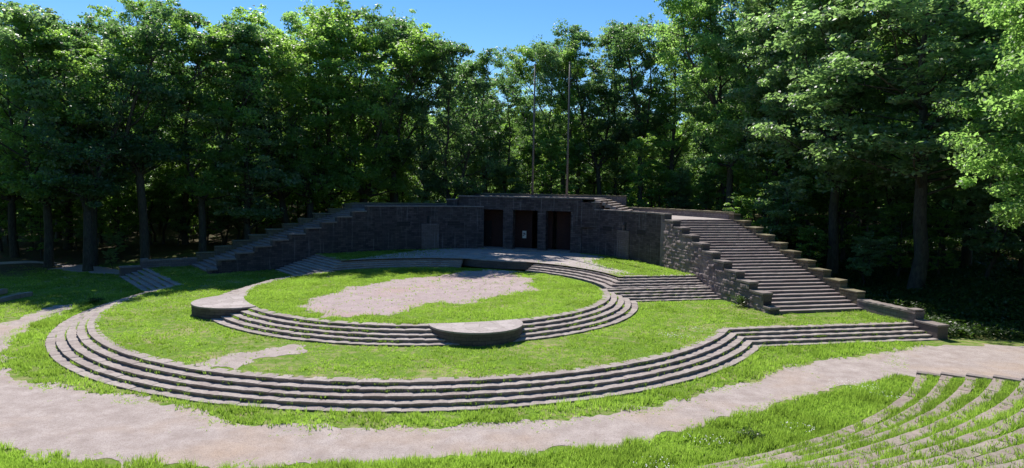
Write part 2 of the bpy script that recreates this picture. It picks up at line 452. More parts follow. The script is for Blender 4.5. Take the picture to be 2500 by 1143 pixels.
P_SAND = rough_poly([(-.9,-13.2),(-4.4,-10.4),(-5.9,-6.2),(-5.7,-2.4),(-5.0,1.6),(-4.0,4.6),(-2.4,8.0),(-1.4,11.2),(-.6,13.6),(3.6,13.5),(3.4,11.3),(5.9,9.2),(6.6,6.4),(7.7,4.2),(8.4,2.6),(7.2,.4),(6.3,-1.5),(5.6,-3.2),(5.9,-5.2),(4.7,-6.0),(3.4,-6.0),(3.2,-8.2),(3.0,-9.9),(2.0,-11.4),(.4,-12.7)], .62, .12, 2, 1.0)
sheet('sand_patch', P_SAND, Z2-.006, M_SAND)
# wing wall outer face line and facade curve
WALL = [S(-.1, -.72), S(14.0, -.72)] + [(15.75,18.0),(14.35,20.15),(12.5,22.45),(10.4,24.55),(8.2,26.3),(6.1,27.1)]
BC = [(16.4-.5*j) for j in range(5)]                                      # radii of back steps
T0 = np.array([13.98, 8.6]); TD = .47
def flight_line(j): return T0 + j*TD*DN
def hit_circle(j, r):                                                     # where row j meets a ring of radius r
    p = flight_line(j); d = RT; b = p@d; c = p@p-r*r; t = -b+math.sqrt(max(0, b*b-c)); q = p+t*d; return (q[0], q[1])
def hit_wing(j):
    p = flight_line(j); w = np.array(S(0, -.60)); t = (w-p)@RT; q = p+t*RT; return (q[0], q[1])
tl = hit_circle(0, BC[0]); aT = math.degrees(math.atan2(tl[1], tl[0])); aT
aU = math.degrees(math.atan2(*hit_circle(0, 16.0)[::-1]))
halfU = [hit_circle(0, 16.1)] ; hw = hit_wing(0)
right_edge = [pol(16.0, a) for a in np.linspace(90, aU, 30)] + [hw] + [tuple(w) for w in WALL if w[1] > hw[1]+.3]
right_edge = [(u*1.0, v) for u, v in right_edge] + [(6.1,30.5)]
P_UP = np.array(right_edge[1:] + mir(right_edge)[:-1])
sheet('upper_terrace', P_UP, Z3-.02, M_SOIL)
P_FLAG = rough_poly([pol(16.05,a) for a in np.arange(146,38,-2)] + [(14.6,10.9),(13.2,13.0),(11.2,15.2),(9.7,17.6),(9.0,20.2),(9.6,22.0),(9.2,24.6),(6.0,26.6),(6.0,27.2),(-9,27.2),(-12,21.5),(-12.6,17.0),(-13.2,12.4)], .12, .2, 6)
sheet('flagstone_paving', P_FLAG, Z3-.008, M_FLAG)

# ================================================================== STEPS
def flight(name, label, paths, zs, depth=.62, mat=M_STEP, cat='steps', group=None, rises=None):
    mid = paths[0][len(paths[0])//2]
    t = thing(name, label, cat, W(mid[0], mid[1], min(zs)-.1), group)
    for i, (p, z) in enumerate(zip(paths, zs)):
        swept('step', p, step_prof(z, RS+.12, depth), mat, t)
    return t
lower = flight('curved_steps', 'longest flight of curved stone steps, sweeping round the terrace beside the gravel path', [outer_path(i) for i in range(5)], [Z1-i*RS for i in range(4)]+[KB])
RINGR = [14.26+.523*i for i in range(5)]
def ring_right(i):
    e = hit_circle(5+i, RINGR[i]); a = math.degrees(math.atan2(e[1], e[0]))
    return [pol(RINGR[i], t) for t in np.linspace(-58, a, 36)] + [hit_wing(5+i)]
ring_z = [Z2-RS*i for i in range(4)] + [Z1+KB]
flight('curved_steps', 'curved steps right of the half-round platform, turning straight below the rough stone wall', [ring_right(i) for i in range(5)], ring_z)
flight('curved_steps', 'curved stone steps between the half-round platform and the tongue-shaped platform on the left', [arc(RINGR[i], -123, -50, 2) for i in range(5)], ring_z)
flight('curved_steps', 'stone steps on the far left of the round lawn, beyond the tongue-shaped platform', [mir([pol(RINGR[i], t) for t in np.linspace(-42.5, math.degrees(math.atan2(*hit_circle(5+i, RINGR[i])[::-1])), 36)] + [hit_wing(5+i)]) for i in range(5)], ring_z)
def back_right(j):
    e = hit_circle(j, BC[j]); a = math.degrees(math.atan2(e[1], e[0]))
    return [pol(BC[j], t) for t in np.linspace(76, a, 26)] + [hit_wing(j)]
bz = [Z3-RS*j for j in range(4)] + [Z2+KB]
# the back steps face the centre: their path runs with the lawn on its right
flight('curved_steps', 'sunlit curved steps at the back right of the round lawn, below the paved terrace', [back_right(j) for j in range(5)], bz)
flight('curved_steps', 'shaded curved steps at the back left of the round lawn, below the dark wall', [mir(back_right(j)) for j in range(5)], bz)

# platforms ---------------------------------------------------------------------------------
def platform(name, label, c, r, a0, a1, zb, zt, inner_r):
    pts = [(c[0]+r*math.cos(R_(a)), c[1]+r*math.sin(R_(a))) for a in np.linspace(a0, a1, 40)]
    t = thing(name, label, 'platform', W(c[0], c[1], zb))
    o = wall_sweep('wall', [(c[0]+(r-.03)*math.cos(R_(a)), c[1]+(r-.03)*math.sin(R_(a))) for a in np.linspace(a0, a1, 40)], [(.5, zb-.1), (.5, zt-.09), (0, zt-.09), (0, zb-.1)][::-1], M_DISC, t, .3)
    A0_, A1_ = (math.degrees(math.atan2(p[1], p[0])) for p in (pts[0], pts[-1]))
    top = pts + [pol(inner_r, a) for a in np.linspace(A1_, A0_, 14)]
    MB().prism(top, zt-.09, zt+.004).build('slab', M_FLAG, t)
    return t
platform('round_platform', 'half-round stone platform jutting out at the front of the curved steps', (8.5,-11.1), 2.82, -150, 45, Z1, Z2+.03, 13.8)
platform('round_platform', 'tongue-shaped stone platform at the left end of the curved steps', (-9.4,-10.8), 2.85, -232, -26, Z1, Z2+.03, 13.75)
# paved rim round the left of the lawn
tag(swept('stone_kerb', arc(14.3, -140, -205, 2)[::-1], [(0,Z2-.5),(0,Z2+.012),(.75,Z2+.012),(.75,Z2-.5)][::-1], M_STEP), 'narrow paved rim leading from the tongue-shaped platform round the left of the lawn', 'kerb')
bp = thing('stone_platform', 'low stage front of dark stone between the two back flights of steps', 'platform', W(0,16,Z2))
cb = (0.15, 26.4); rb = 11.1
bpts = [(cb[0]+rb*math.cos(R_(a)), cb[1]+rb*math.sin(R_(a))) for a in np.linspace(-114, -66, 24)]
wall_sweep('wall', bpts, [(0,Z2-.1),(0,Z3-.08),(.6,Z3-.08),(.6,Z2-.1)][::-1], M_DISC, bp, .3)
MB().prism(bpts + [pol(16.9, a) for a in np.linspace(73.5, 106.5, 12)], Z3-.08, Z3+.012).build('slab', M_FLAG, bp)

# ================================================================== WING STAIRS AND WALLS
NST = 31; SRI = (ZL-Z1)/NST; STR = .58
def mirq(q, m): return (-q[0], q[1]) if m else q
def mirpoly(p, m): return [(-u, v) for u, v in p][::-1] if m else list(p)
def S_in(i): return .8+1.76*i
def S_out(i): return .65+1.87*i
def wing(m):
    side = 'left' if m else 'right'
    light = 'shaded' if m else 'sunlit'
    t = thing('stairway', ('broad dark stone stairway climbing the left wing, mostly hidden by its stepped wall' if m else 'broad sunlit stone stairway climbing between two stepped walls on the right'), 'stairs', W(*mirq(S(0, SW/2), m), Z1))
    for k in range(NST):
        z = Z1+SRI*(k+1); a = mirpoly([S(STR*k, .02), S(STR*k, SW-.02)], m)
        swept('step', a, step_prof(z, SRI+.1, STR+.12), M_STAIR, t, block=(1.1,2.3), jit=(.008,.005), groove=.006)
    # inner stepped wall
    rg = np.random.default_rng(11)
    w = thing('stepped_wall', ('dark stepped stone wall along the left stairway, facing the stage' if m else 'rough stepped stone wall between the stage and the right stairway'), 'wall', W(*mirq(S(0, -.36), m), 0))
    prof = [(-.1, 1.19)] + [(S_in(i), 2.12+.58*i) for i in range(10)]
    ends = [p[0] for p in prof[1:]] + [17.6]
    mb = MB()
    side_poly = [(prof[0][0], 0.3)]
    for (s0, z), e in zip(prof, ends): side_poly += [(s0, z-.16), (e, z-.16)]
    side_poly += [(17.6, .3)]
    n = len(side_poly)
    V = [(*mirq(S(s, -.66), m), z) for s, z in side_poly] + [(*mirq(S(s, -.02), m), z) for s, z in side_poly]
    F = [tuple(range(n)), tuple(range(2*n-1, n-1, -1))] + [(i, n+i, n+(i+1) % n, (i+1) % n) for i in range(n)]
    mb.add(V, F, uv=[(s, z) for s, z in side_poly]*2).build('core', M_ASHLAR, w)
    # rubble face: a displaced sheet of coursed rough stones
    ds = .07; ss = np.arange(-.1, 17.61, ds); zz = np.arange(.3, 7.3, ds)
    ztop = np.full(len(ss), 1.03)
    for (s0, z) in prof: ztop[ss >= s0-1e-6] = z-.16
    Sg, Zg = np.meshgrid(ss, zz)
    course = np.cumsum(rg.uniform(.20, .42, 60))-.1; ci = np.searchsorted(course, Zg + .05*(NZ(Sg*.6, Zg*.4+9, 2)-.5)*2)
    off = np.zeros_like(Sg); rn = np.zeros_like(Sg)
    for c in range(ci.min(), ci.max()+1):
        jo = np.cumsum(rg.uniform(.28, .80, 60))-1.0-rg.random()*.5
        bo = rg.uniform(0, .085, 80)*np.where(rg.random(80) < .25, 1.5, 1); br = rg.random(80)
        mk = ci == c
        sj = Sg[mk]; k = np.searchsorted(jo, sj)
        dist = np.minimum(np.abs(sj-jo[np.clip(k-1, 0, 59)]), np.abs(jo[np.clip(k, 0, 59)]-sj))
        z0 = course[c-1] if c > 0 else -.1; z1 = course[min(c, 59)]
        dist = np.minimum(dist, np.minimum(Zg[mk]-z0, z1-Zg[mk]))
        rnd_e = np.clip(dist/.055, 0, 1)
        off[mk] = bo[k]*rnd_e**.6; rn[mk] = br[k]
    off = (off + (NZ(Sg*5, Zg*5, 3)-.5)*.05)*np.clip((17.6-Sg)/2.2, 0, 1)*1.25 + .02
    Zc = np.minimum(Zg, ztop[None,:])
    q = A0[None,None,:] + Sg[...,None]*UPD + (-.665-off)[...,None]*RT
    if m: q[...,0] *= -1
    V = np.c_[q[...,0].ravel(), q[...,1].ravel(), Zc.ravel()]
    nx, ny = len(ss), len(zz); i = np.arange((nx-1)*(ny-1)); a = (i//(nx-1))*nx + i % (nx-1)
    F = np.c_[a, a+nx, a+nx+1, a+1] if not m else np.c_[a, a+1, a+nx+1, a+nx]
    keep = (Zg.ravel()[a] < np.minimum(ztop[a % nx], ztop[np.minimum(a % nx+1, nx-1)]))
    if not m: mesh_obj('stone_face', toW(V), F[keep], M_RUBBLE, w, rn.ravel()[a[keep]])
    for (s0, z), e in zip(prof, ends):
        a = mirpoly([S(s0-.06, -.80), S(s0-.06, .06), S(e-.075, .06), S(e-.075, -.80)], not m)
        a = mirpoly([S(s0-.06, -.80), S(s0-.06, .06), S(e-.075, .06), S(e-.075, -.80)], m)
        MB().prism(a, z-.17, z+rg.uniform(-.012, .012)).build('coping_stone', M_COPE, w, bevel=.025)
        f = mirpoly([S(s0-.02, -.72), S(s0-.02, .0), S(s0+.28, .0), S(s0+.28, -.72)], m)
        MB().prism(f, z-.62, z-.172).build('end_stone', M_DISC, w, bevel=.02)
    # outer stepped wall
    x = thing('stepped_wall', ('farther stepped stone wall on the outer side of the left stairway, under the trees' if m else 'mossy stepped stone wall on the outer side of the right stairway, under the trees'), 'wall', W(*mirq(S(0, SW+.35), m), 0))
    prof2 = [(S_out(i), 2.12+.58*i) for i in range(10)]; ends2 = [p[0] for p in prof2[1:]] + [19.2]
    side_poly = [(prof2[0][0], .2)]
    for (s0, z), e in zip(prof2, ends2): side_poly += [(s0, z-.14), (e, z-.14)]
    side_poly += [(19.2, .2)]; n = len(side_poly)
    V = [(*mirq(S(s, SW), m), z) for s, z in side_poly] + [(*mirq(S(s, SW+.72), m), z) for s, z in side_poly]
    F = [tuple(range(n)), tuple(range(2*n-1, n-1, -1))] + [(i, n+i, n+(i+1) % n, (i+1) % n) for i in range(n)]
    MB().add(V, F, uv=[(s, z) for s, z in side_poly]*2).build('masonry', M_MOSS, x)
    for (s0, z), e in zip(prof2, ends2):
        jj = rg.uniform(-.07, .07, 8)
        a = mirpoly([S(s0-.05+jj[0], SW-.07+jj[1]*.6), S(s0-.05+jj[2], SW+.79+jj[3]), S(e-.06, SW+.79+jj[4]), S(e-.06, SW-.07+jj[5]*.6)], m)
        MB().prism(a, z-.15, z+rg.uniform(-.06, .03, 4)).build('coping_stone', M_MOSS2, x, bevel=.03)
    # low wall running on to the end pier
    y = thing('low_wall', ('low dark stone wall with end pier left of the terrace, below the tree trunk' if m else 'low grey stone wall with end pier at the right end of the straight steps'), 'wall', W(*mirq(S(-3, SW+.35), m), 0))
    a = [S(.62, SW), S(-4.7, SW)]
    pth = [mirq(p, m) for p in a]
    if m: pr = [(.72,.0),(.72,1.4),(0,1.4),(0,.0)]
    else: pr = [(-.72-0,.0),(-.72,1.4),(0,1.4),(0,.0)]
    pr = [(o if not m else -o, z) for o, z in ([(0,-.1),(0,1.38),(.72,1.38),(.72,-.1)])]
    pr = [((o if not m else -o), z) for o, z in [(0,-.1),(0,1.38),(.72,1.38),(.72,-.1)]]
    V, F, UVs = plain_sweep(pth, pr, .5)
    mesh_obj('masonry', toW(np.array(V)), F, M_LOWW, y, rg.random(len(F)), np.array(UVs))
    V, F, Rn, UVs = sweep_blocks(pth, [((o if not m else -o), z) for o, z in [(-.05,1.38),(-.05,1.53),(.78,1.53),(.78,1.38)]], block=(.5,.9))
    mesh_obj('coping', toW(np.array(V)), F, M_COPE, y, Rn, np.array(UVs))
    b = mirpoly([S(-4.7, SW-.03), S(-4.7, SW+.75), S(-4.0, SW+.75), S(-4.0, SW-.03)][::-1], m)
    MB().prism(b, 1.532, 1.66).build('end_block', M_COPE, y, bevel=.03)
    b = mirpoly([S(-6.55, SW-.06), S(-6.55, SW+.80), S(-4.72, SW+.80), S(-4.72, SW-.06)], m)
    V = MB().prism(b, -.1, .84).build('pier', M_DISC, y, bevel=.02)
    b = mirpoly([S(-6.6, SW-.1), S(-6.6, SW+.84), S(-4.72, SW+.84), S(-4.72, SW-.1)], m)
    MB().prism(b, .84, .98).build('pier_cap', M_COPE, y, bevel=.03)
M_MOSS = mat_masonry('mossy_masonry', (.15,.12,.085), (.24,.19,.11), (.07,.06,.04), .5, .24, .3, 1.0)
M_MOSS2 = mat_stone('mossy_coping', (.17,.14,.10), (.23,.20,.14), (.28,.25,.19), (.30,.27,.13))
M_LOWW = mat_masonry('grey_masonry', (.17,.14,.14), (.23,.19,.185), (.08,.07,.07), .5, .24, .3, 1.0)
wing(False); wing(True)

# ================================================================== BUILDING
bl = thing('stage_building', 'dark flat-roofed stone building with three tall openings behind the upper terrace', 'building', W(0, 30, Z3))
FV = 27.1; ZO = 6.95
U0, U1 = -9.45, 6.05
def wallbox(name, u0, u1, v0, v1, z0, z1, mat, parent=bl):
    V = []; F = []; UVs = []
    P = [(u0,v0),(u1,v0),(u1,v1),(u0,v1)]
    for i in range(4):
        a, b = P[i], P[(i+1) % 4]; L = math.dist(a, b); k = len(V); s = a[0]+a[1]
        V += [(*a, z0), (*b, z0), (*b, z1), (*a, z1)]; UVs += [(s, z0), (s+L, z0), (s+L, z1), (s, z1)]; F.append((k, k+1, k+2, k+3))
    for z, fl in ((z0, True), (z1, False)):
        k = len(V); V += [(*q, z) for q in P]; UVs += [q for q in P]; F.append((k+3, k+2, k+1, k) if fl else (k, k+1, k+2, k+3))
    o = mesh_obj(name, toW(np.array(V)), F, mat, parent, np.random.default_rng(int(abs(u0*100+z0*10))).random(len(F)), np.array(UVs))
    return o
wallbox('wall', U0, -6.83, FV, FV+.95, Z3-.2, ZR-.14, M_ASHLAR)
wallbox('pillar', -3.6, -2.4, FV, FV+.95, Z3-.2, ZO, M_ASHLAR)
wallbox('pillar', .71, 1.72, FV, FV+.95, Z3-.2, ZO, M_ASHLAR)
wallbox('wall', 4.73, U1, FV, FV+.95, Z3-.2, ZR-.14, M_ASHLAR)
wallbox('lintel', -6.83, 4.73, FV, FV+.95, ZO, ZR-.14, M_ASHLAR)
wallbox('threshold', -6.83, 4.73, FV-.25, FV+2.2, Z3-.2, Z3+.10, M_STEP)
# inner back wall of red brick with doorways
BV = FV+2.2
for a, b in ((-9.0,-7.05), (-5.9,-.62), (.95,1.95), (2.45,5.9)):
    wallbox('brick_wall', a, b, BV, BV+.4, Z3+.1, ZR-.4, M_REDBRICK)
wallbox('brick_wall', -7.05, -5.9, BV, BV+.4, 5.45, ZR-.4, M_REDBRICK)
d = wallbox('door', -7.05, -5.9, BV+.12, BV+.2, Z3+.1, 5.45, M_DOOR)
MB().box(-6.12, -6.02, BV+.08, BV+.118, 3.3, 3.4).build('handle', M_POLE, d)
wallbox('back_wall', U0+.2, U1+.9, 35.0, 35.5, Z3-.2, ZR-.2, M_ASHLAR)
wallbox('side_wall', U0, U0+.6, FV+.95, 35.0, Z3-.2, ZR-.2, M_ASHLAR)
wallbox('side_wall', U1+.4, U1+1.0, FV+.95, 35.0, Z3-.2, ZR-.2, M_ASHLAR)
rf = wallbox('roof', U0-.1, 7.3, FV-.0+.6, 36.0, ZR-.2, ZR-.06, M_FLAG)
swept('coping', [(U0-.12, FV-.1), (7.3, FV-.1)], [(0,ZR-.14),(0,ZR+.03),(.9,ZR+.03),(.9,ZR-.14)][::-1], M_COPE, bl, block=(.5,.9))
wallbox('corner_block', U1, 8.2, 26.45, FV+2.6, 5.2, 8.0, M_ASHLAR)
swept('corner_coping', [(U1+1.2, 26.38), (8.25, 26.38)], [(0,8.0),(0,8.13),(2.6,8.13),(2.6,8.0)][::-1], M_COPE, bl)
wallbox('corner_block', -10.9, U0, FV-.4, FV+2.6, 5.2, 8.0, M_ASHLAR)
swept('corner_coping', [(-11.0, FV-.47), (U0-.13, FV-.47)], [(0,8.0),(0,8.13),(2.6,8.13),(2.6,8.0)][::-1], M_COPE, bl)

def curve_walls(m):
    # smooth curved wall joining building and wing, with landing behind it
    c = WALL[1:]
    c = [S(17.55, -.72)] + [q for q in WALL[2:] if q[1] > S(17.6, 0)[1]+.3]
    path = [mirq(q, m) for q in c]
    sgn = 1 if m else -1      # side of the path the building lies on
    t = thing('curved_wall', ('shaded curved stone wall with two lattice vents, left of the stage building' if m else 'curved stone wall with two lattice vents, right of the stage building'), 'wall', W(*path[3], Z3))
    def side(o): return o*sgn
    V, F, UVs = plain_sweep(path, [(side(-o), z) for o, z in [(0,1.5),(0,7.18),(-.7,7.18),(-.7,1.5)]], .4)
    mesh_obj('masonry', toW(np.array(V)), F, M_ASHLAR, t, np.random.default_rng(5).random(len(F)), np.array(UVs))
    V, F, Rn, UVs = sweep_blocks(path, [(side(-o), z) for o, z in [(.07,7.18),(.07,7.34),(-.78,7.34),(-.78,7.18)]], block=(.3,.5))
    mesh_obj('coping', toW(np.array(V)), F, M_COPE, t, Rn, np.array(UVs))
    P = Path(path)
    def plate(s0, s1, z0, z1, o0, o1, name, mat, parent=t):
        a = [P.at(s0, side(-o0)), P.at(s1, side(-o0)), P.at(s1, side(-o1)), P.at(s0, side(-o1))]
        mb = MB(); mb.prism([(float(q[0]), float(q[1])) for q in a], z0, z1)
        mb.uv = [(0,z0),(s1-s0,z0),(s1-s0,z0),(0,z0),(0,z1),(s1-s0,z1),(s1-s0,z1),(0,z1)]
        return mb.build(name, mat, parent)
    # lattice vents (dark plate coloured as the shade of a recess, with stone bars)
    L = P.len
    for s0, s1, z0, z1 in ((VS[0][0], VS[0][1], 4.95, 5.45), (VS[1][0], VS[1][1], 4.95, 5.45)):
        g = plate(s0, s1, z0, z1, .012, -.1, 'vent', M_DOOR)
        mb = MB()
        nb = max(4, int((s1-s0)/.16))
        for k in range(nb+1):
            sa = s0+(s1-s0)*k/nb
            a = [P.at(sa-.02, side(-.03)), P.at(sa+.02, side(-.03)), P.at(sa+.02, side(-.013)), P.at(sa-.02, side(-.013))]
            mb.prism([(float(q[0]), float(q[1])) for q in a], z0, z1)
        for zc in (z0, (z0+z1)/2, z1):
            a = [P.at(s0, side(-.034)), P.at(s1, side(-.034)), P.at(s1, side(-.0135)), P.at(s0, side(-.0135))]
            mb.prism([(float(q[0]), float(q[1])) for q in a], zc-.02, zc+.02)
        mb.build('lattice', M_ASHLAR, g)
    # stained panel with a stone spout above it
    s0, s1 = PN
    plate(s0, s1, Z3-.1, 5.2, .14, -.05, 'panel', M_PANEL)
    sm = (s0+s1)/2
    plate(sm-.42, sm-.12, 5.2, 6.1, .02, -.1, 'niche_shade', M_DOOR)  # flat plate proud of the wall, its dark colour painted as hollow shade
    plate(sm-.12, sm+.12, 5.22, 5.75, .16, -.02, 'spout_post', M_PANEL)
    plate(sm-.1, sm+.1, 5.75, 5.9, .24, -.02, 'spout_head', M_PANEL)
    # landing behind and outer parapet
    full = [S(17.9, -.05)] + [P.at(x, side(.7)) if False else None for x in []]
    ins = [P.at(s, side(.66)) for s in np.linspace(0, P.len, 14)]
    outs = [P.at(s, side(8.03)) for s in np.linspace(0, P.len, 14)]
    lp = [(float(q[0]), float(q[1])) for q in ins] + [(float(q[0]), float(q[1])) for q in outs][::-1]
    if m: lp = lp[::-1]
    a2 = 0.5*sum(lp[i][0]*lp[(i+1) % len(lp)][1]-lp[(i+1) % len(lp)][0]*lp[i][1] for i in range(len(lp)))
    if a2 < 0: lp = lp[::-1]
    lt = thing('landing', ('shaded landing at the top of the left stairway' if m else 'dusty sunlit landing at the top of the right stairway'), 'landing', W(*lp[0], ZL))
    MB().prism(lp, ZL-.3, ZL).build('paving', M_FLAG, lt)
    op = [(float(q[0]), float(q[1])) for q in [P.at(s, side(8.03)) for s in np.linspace(0, P.len, 12)]]
    w = thing('parapet', ('low parapet behind the left landing' if m else 'long low parapet behind the right landing, in front of dark foliage'), 'wall', W(*op[4], 0))
    V, F, UVs = plain_sweep(op, [(side(-o), z) for o, z in [(0,.5),(0,7.3),(-.7,7.3),(-.7,.5)]], .5)
    mesh_obj('masonry', toW(np.array(V)), F, M_LOWW, w, np.random.default_rng(5).random(len(F)), np.array(UVs))
    V, F, Rn, UVs = sweep_blocks(op, [(side(-o), z) for o, z in [(.06,7.3),(.06,7.45),(-.76,7.45),(-.76,7.3)]])
    mesh_obj('coping', toW(np.array(V)), F, M_MOSS2, w, Rn, np.array(UVs))
    return P, op
_c = [S(17.55, -.72)] + [q for q in WALL[2:] if q[1] > S(17.6, 0)[1]+.3]
_P = Path(_c)
def s_of(q):
    ts = np.linspace(0, _P.len, 400); u, v = _P.at(ts); return float(ts[np.argmin(np.hypot(u-q[0], v-q[1]))])
def s_u(u0):
    ts = np.linspace(0, _P.len, 800); u, v = _P.at(ts); return float(ts[np.argmin(np.abs(u-u0))])
VS = [(s_u(14.2), s_u(13.2)), (s_u(9.9), s_u(8.75))]
PN = (s_u(12.3), s_u(10.75))
Pr, opr = curve_walls(False); Pl, opl = curve_walls(True)
# small stairs from the landings up to the roof, and the roof's rear parapet
for m in (False, True):
    t = thing('roof_steps', ('short flight of sunlit steps up to the roof, right of the building' if not m else 'short flight of shaded steps up to the roof, left of the building'), 'steps', W(-11.5 if m else 9.5, 31, ZL))
    for k in range(7):
        z = ZL+.23*(k+1); u = 11.4-.55*k; v0, v1 = 27.0-.12*k*0+ (2.0-.25*k if k < 6 else .6), 35.4
        q = [(u, v0), (u, v1)]
        if m:
            q = [(-(u+1.6), v0), (-(u+1.6), v1)][::-1]
        V, F, Rn, UVs = sweep_blocks(q, step_prof(z, .33, .75), block=(1.2,2.2))
        mesh_obj('step', toW(np.array(V)), F, M_STEP, t, Rn, np.array(UVs))
rp = thing('parapet', 'low rear parapet along the back edge of the flat roof', 'wall', W(0, 36.5, 0))
pp = [(-11.6, 36.2), (9.6, 36.2)]
V, F, UVs = plain_sweep(pp, [(0,.5),(0,8.72),(.6,8.72),(.6,.5)][::-1], .6)
mesh_obj('masonry', toW(np.array(V)), F, M_LOWW, rp, None, np.array(UVs))
V, F, Rn, UVs = sweep_blocks(pp, [(-.06,8.72),(-.06,8.86),(.66,8.86),(.66,8.72)][::-1])
mesh_obj('coping', toW(np.array(V)), F, M_MOSS2, rp, Rn, np.array(UVs))
# notice on the brick wall
nt = thing('paper_notice', 'white torn paper notice stuck on the brick wall inside the middle opening', 'notice', W(-1.62, BV, 3.9))
MB().prism([(-1.86,BV-.012),(-1.36,BV-.012),(-1.36,BV-.003),(-1.86,BV-.003)], [3.45]*4, [4.35]*4).build('sheet', M_PAPER, nt)
mb = MB()
for k, (a, b, z) in enumerate(((-1.78,-1.5,4.02),(-1.74,-1.44,3.9),(-1.8,-1.62,3.72))):
    mb.box(a, b, BV-.018, BV-.013, z, z+.09)
mb.build('print', M_INK, nt)
# flagpoles
for px, label in ((-.55, 'left of two tall bare flagpoles on the roof'), (3.72, 'right of two tall bare flagpoles on the roof')):
    x, y = W2(px, 28.9)
    t = thing('flagpole', label+(', with a small bracket near its top' if px < 1 else ', slightly paler'), 'flagpole', (x, y, ZR), 'flagpoles on the building roof')
    b = MB().box(px-.3, px+.3, 28.6, 29.2, ZR-.06, ZR+.16).build('base', M_COPE, t, bevel=.02)
    MB().tube([(x,y,ZR+.1), (x+.03,y,ZR+8), (x+.05,y,24.3)], [.13,.115,.09], 10).build('pole', M_POLE, t, world=True, smooth=True)
    mb = MB(); mb.tube([(x-.22,y,22.0), (x+.04,y,21.9)], .05, 6); 
    mb.build('bracket', M_POLE, t, world=True)
    MB().tube([(x+.05,y,24.3), (x+.05,y,24.42)], [.14,.05], 10).build('cap', M_POLE, t, world=True)

# ================================================================== SEATING
SR0, SDR, SDZ, SZ0 = 33.25, 1.07, .42, .35
NROW = 18
prof = []
def seat_end(i): return -15.6-2.12*i if i < 6 else -15.6-2.12*6-1.4*(i-6)
# stepped grass bank that carries the rows
V = []; F = []
NA = 90
for i in range(NROW):
    r0 = SR0+SDR*i; r1 = r0+SDR; z = SZ0+SDZ*i-.05; zp = z-SDZ if i else 0
    a0, a1 = seat_end(i), -180-seat_end(i)
    b = len(V)
    for k in range(NA+1):
        a = a0+(a1-a0)*k/NA
        for (r, zz) in ((r0+.06, -.3), (r0+.06, z), (r1+.08, z), (r1+.08, -.3)): V.append((*pol(r, a), zz))
    for k in range(NA):
        for j in range(3):
            F.append((b+k*4+j, b+k*4+4+j, b+k*4+5+j, b+k*4+1+j))
    for k in (0, NA): F.append(tuple(b+k*4+j for j in (range(4) if k else range(3, -1, -1))))
sb = mesh_obj('seating_bank', toW(np.array(V)), F, M_SOIL); tag(sb, kind='structure')
ORD = ['lowest', 'second', 'third', 'fourth', 'fifth', 'sixth', 'seventh', 'eighth', 'ninth', 'tenth', 'eleventh', 'twelfth', 'thirteenth', 'fourteenth', 'fifteenth', 'sixteenth', 'seventeenth', 'topmost']
for i in range(13):
    r = SR0+SDR*i; z = SZ0+SDZ*i; a0, a1 = -180-seat_end(i), seat_end(i)
    aa = max(a0, -110) if i > 2 else a0
    lab = f'{ORD[i]} of the long curved sandstone seating rows beside the gravel path, counted uphill'
    t = thing('seating_row', lab, 'seating row', W(*pol(r, a1), z-.3), 'curved stone seating rows')
    swept('bench_stone', arc(r, aa, a1, 1.5), [(0,z-.38),(0,z),(-.46,z),(-.46,z-.38)], M_SEAT, t, block=(.5,1.1), jit=(.02,.015), fine=.5)
    e0 = Vector(pol(r-.05, a1)); tn = Vector((math.sin(R_(a1)), -math.cos(R_(a1))))*-1
    rd = Vector(pol(1, a1))
    q = [e0+tn*.0, e0+rd*1.04, e0+rd*1.04+tn*.42, e0+tn*.42]
    MB().prism([tuple(x) for x in q], z-.55, z+.06).build('end_stone', M_COPE, t, bevel=.02)

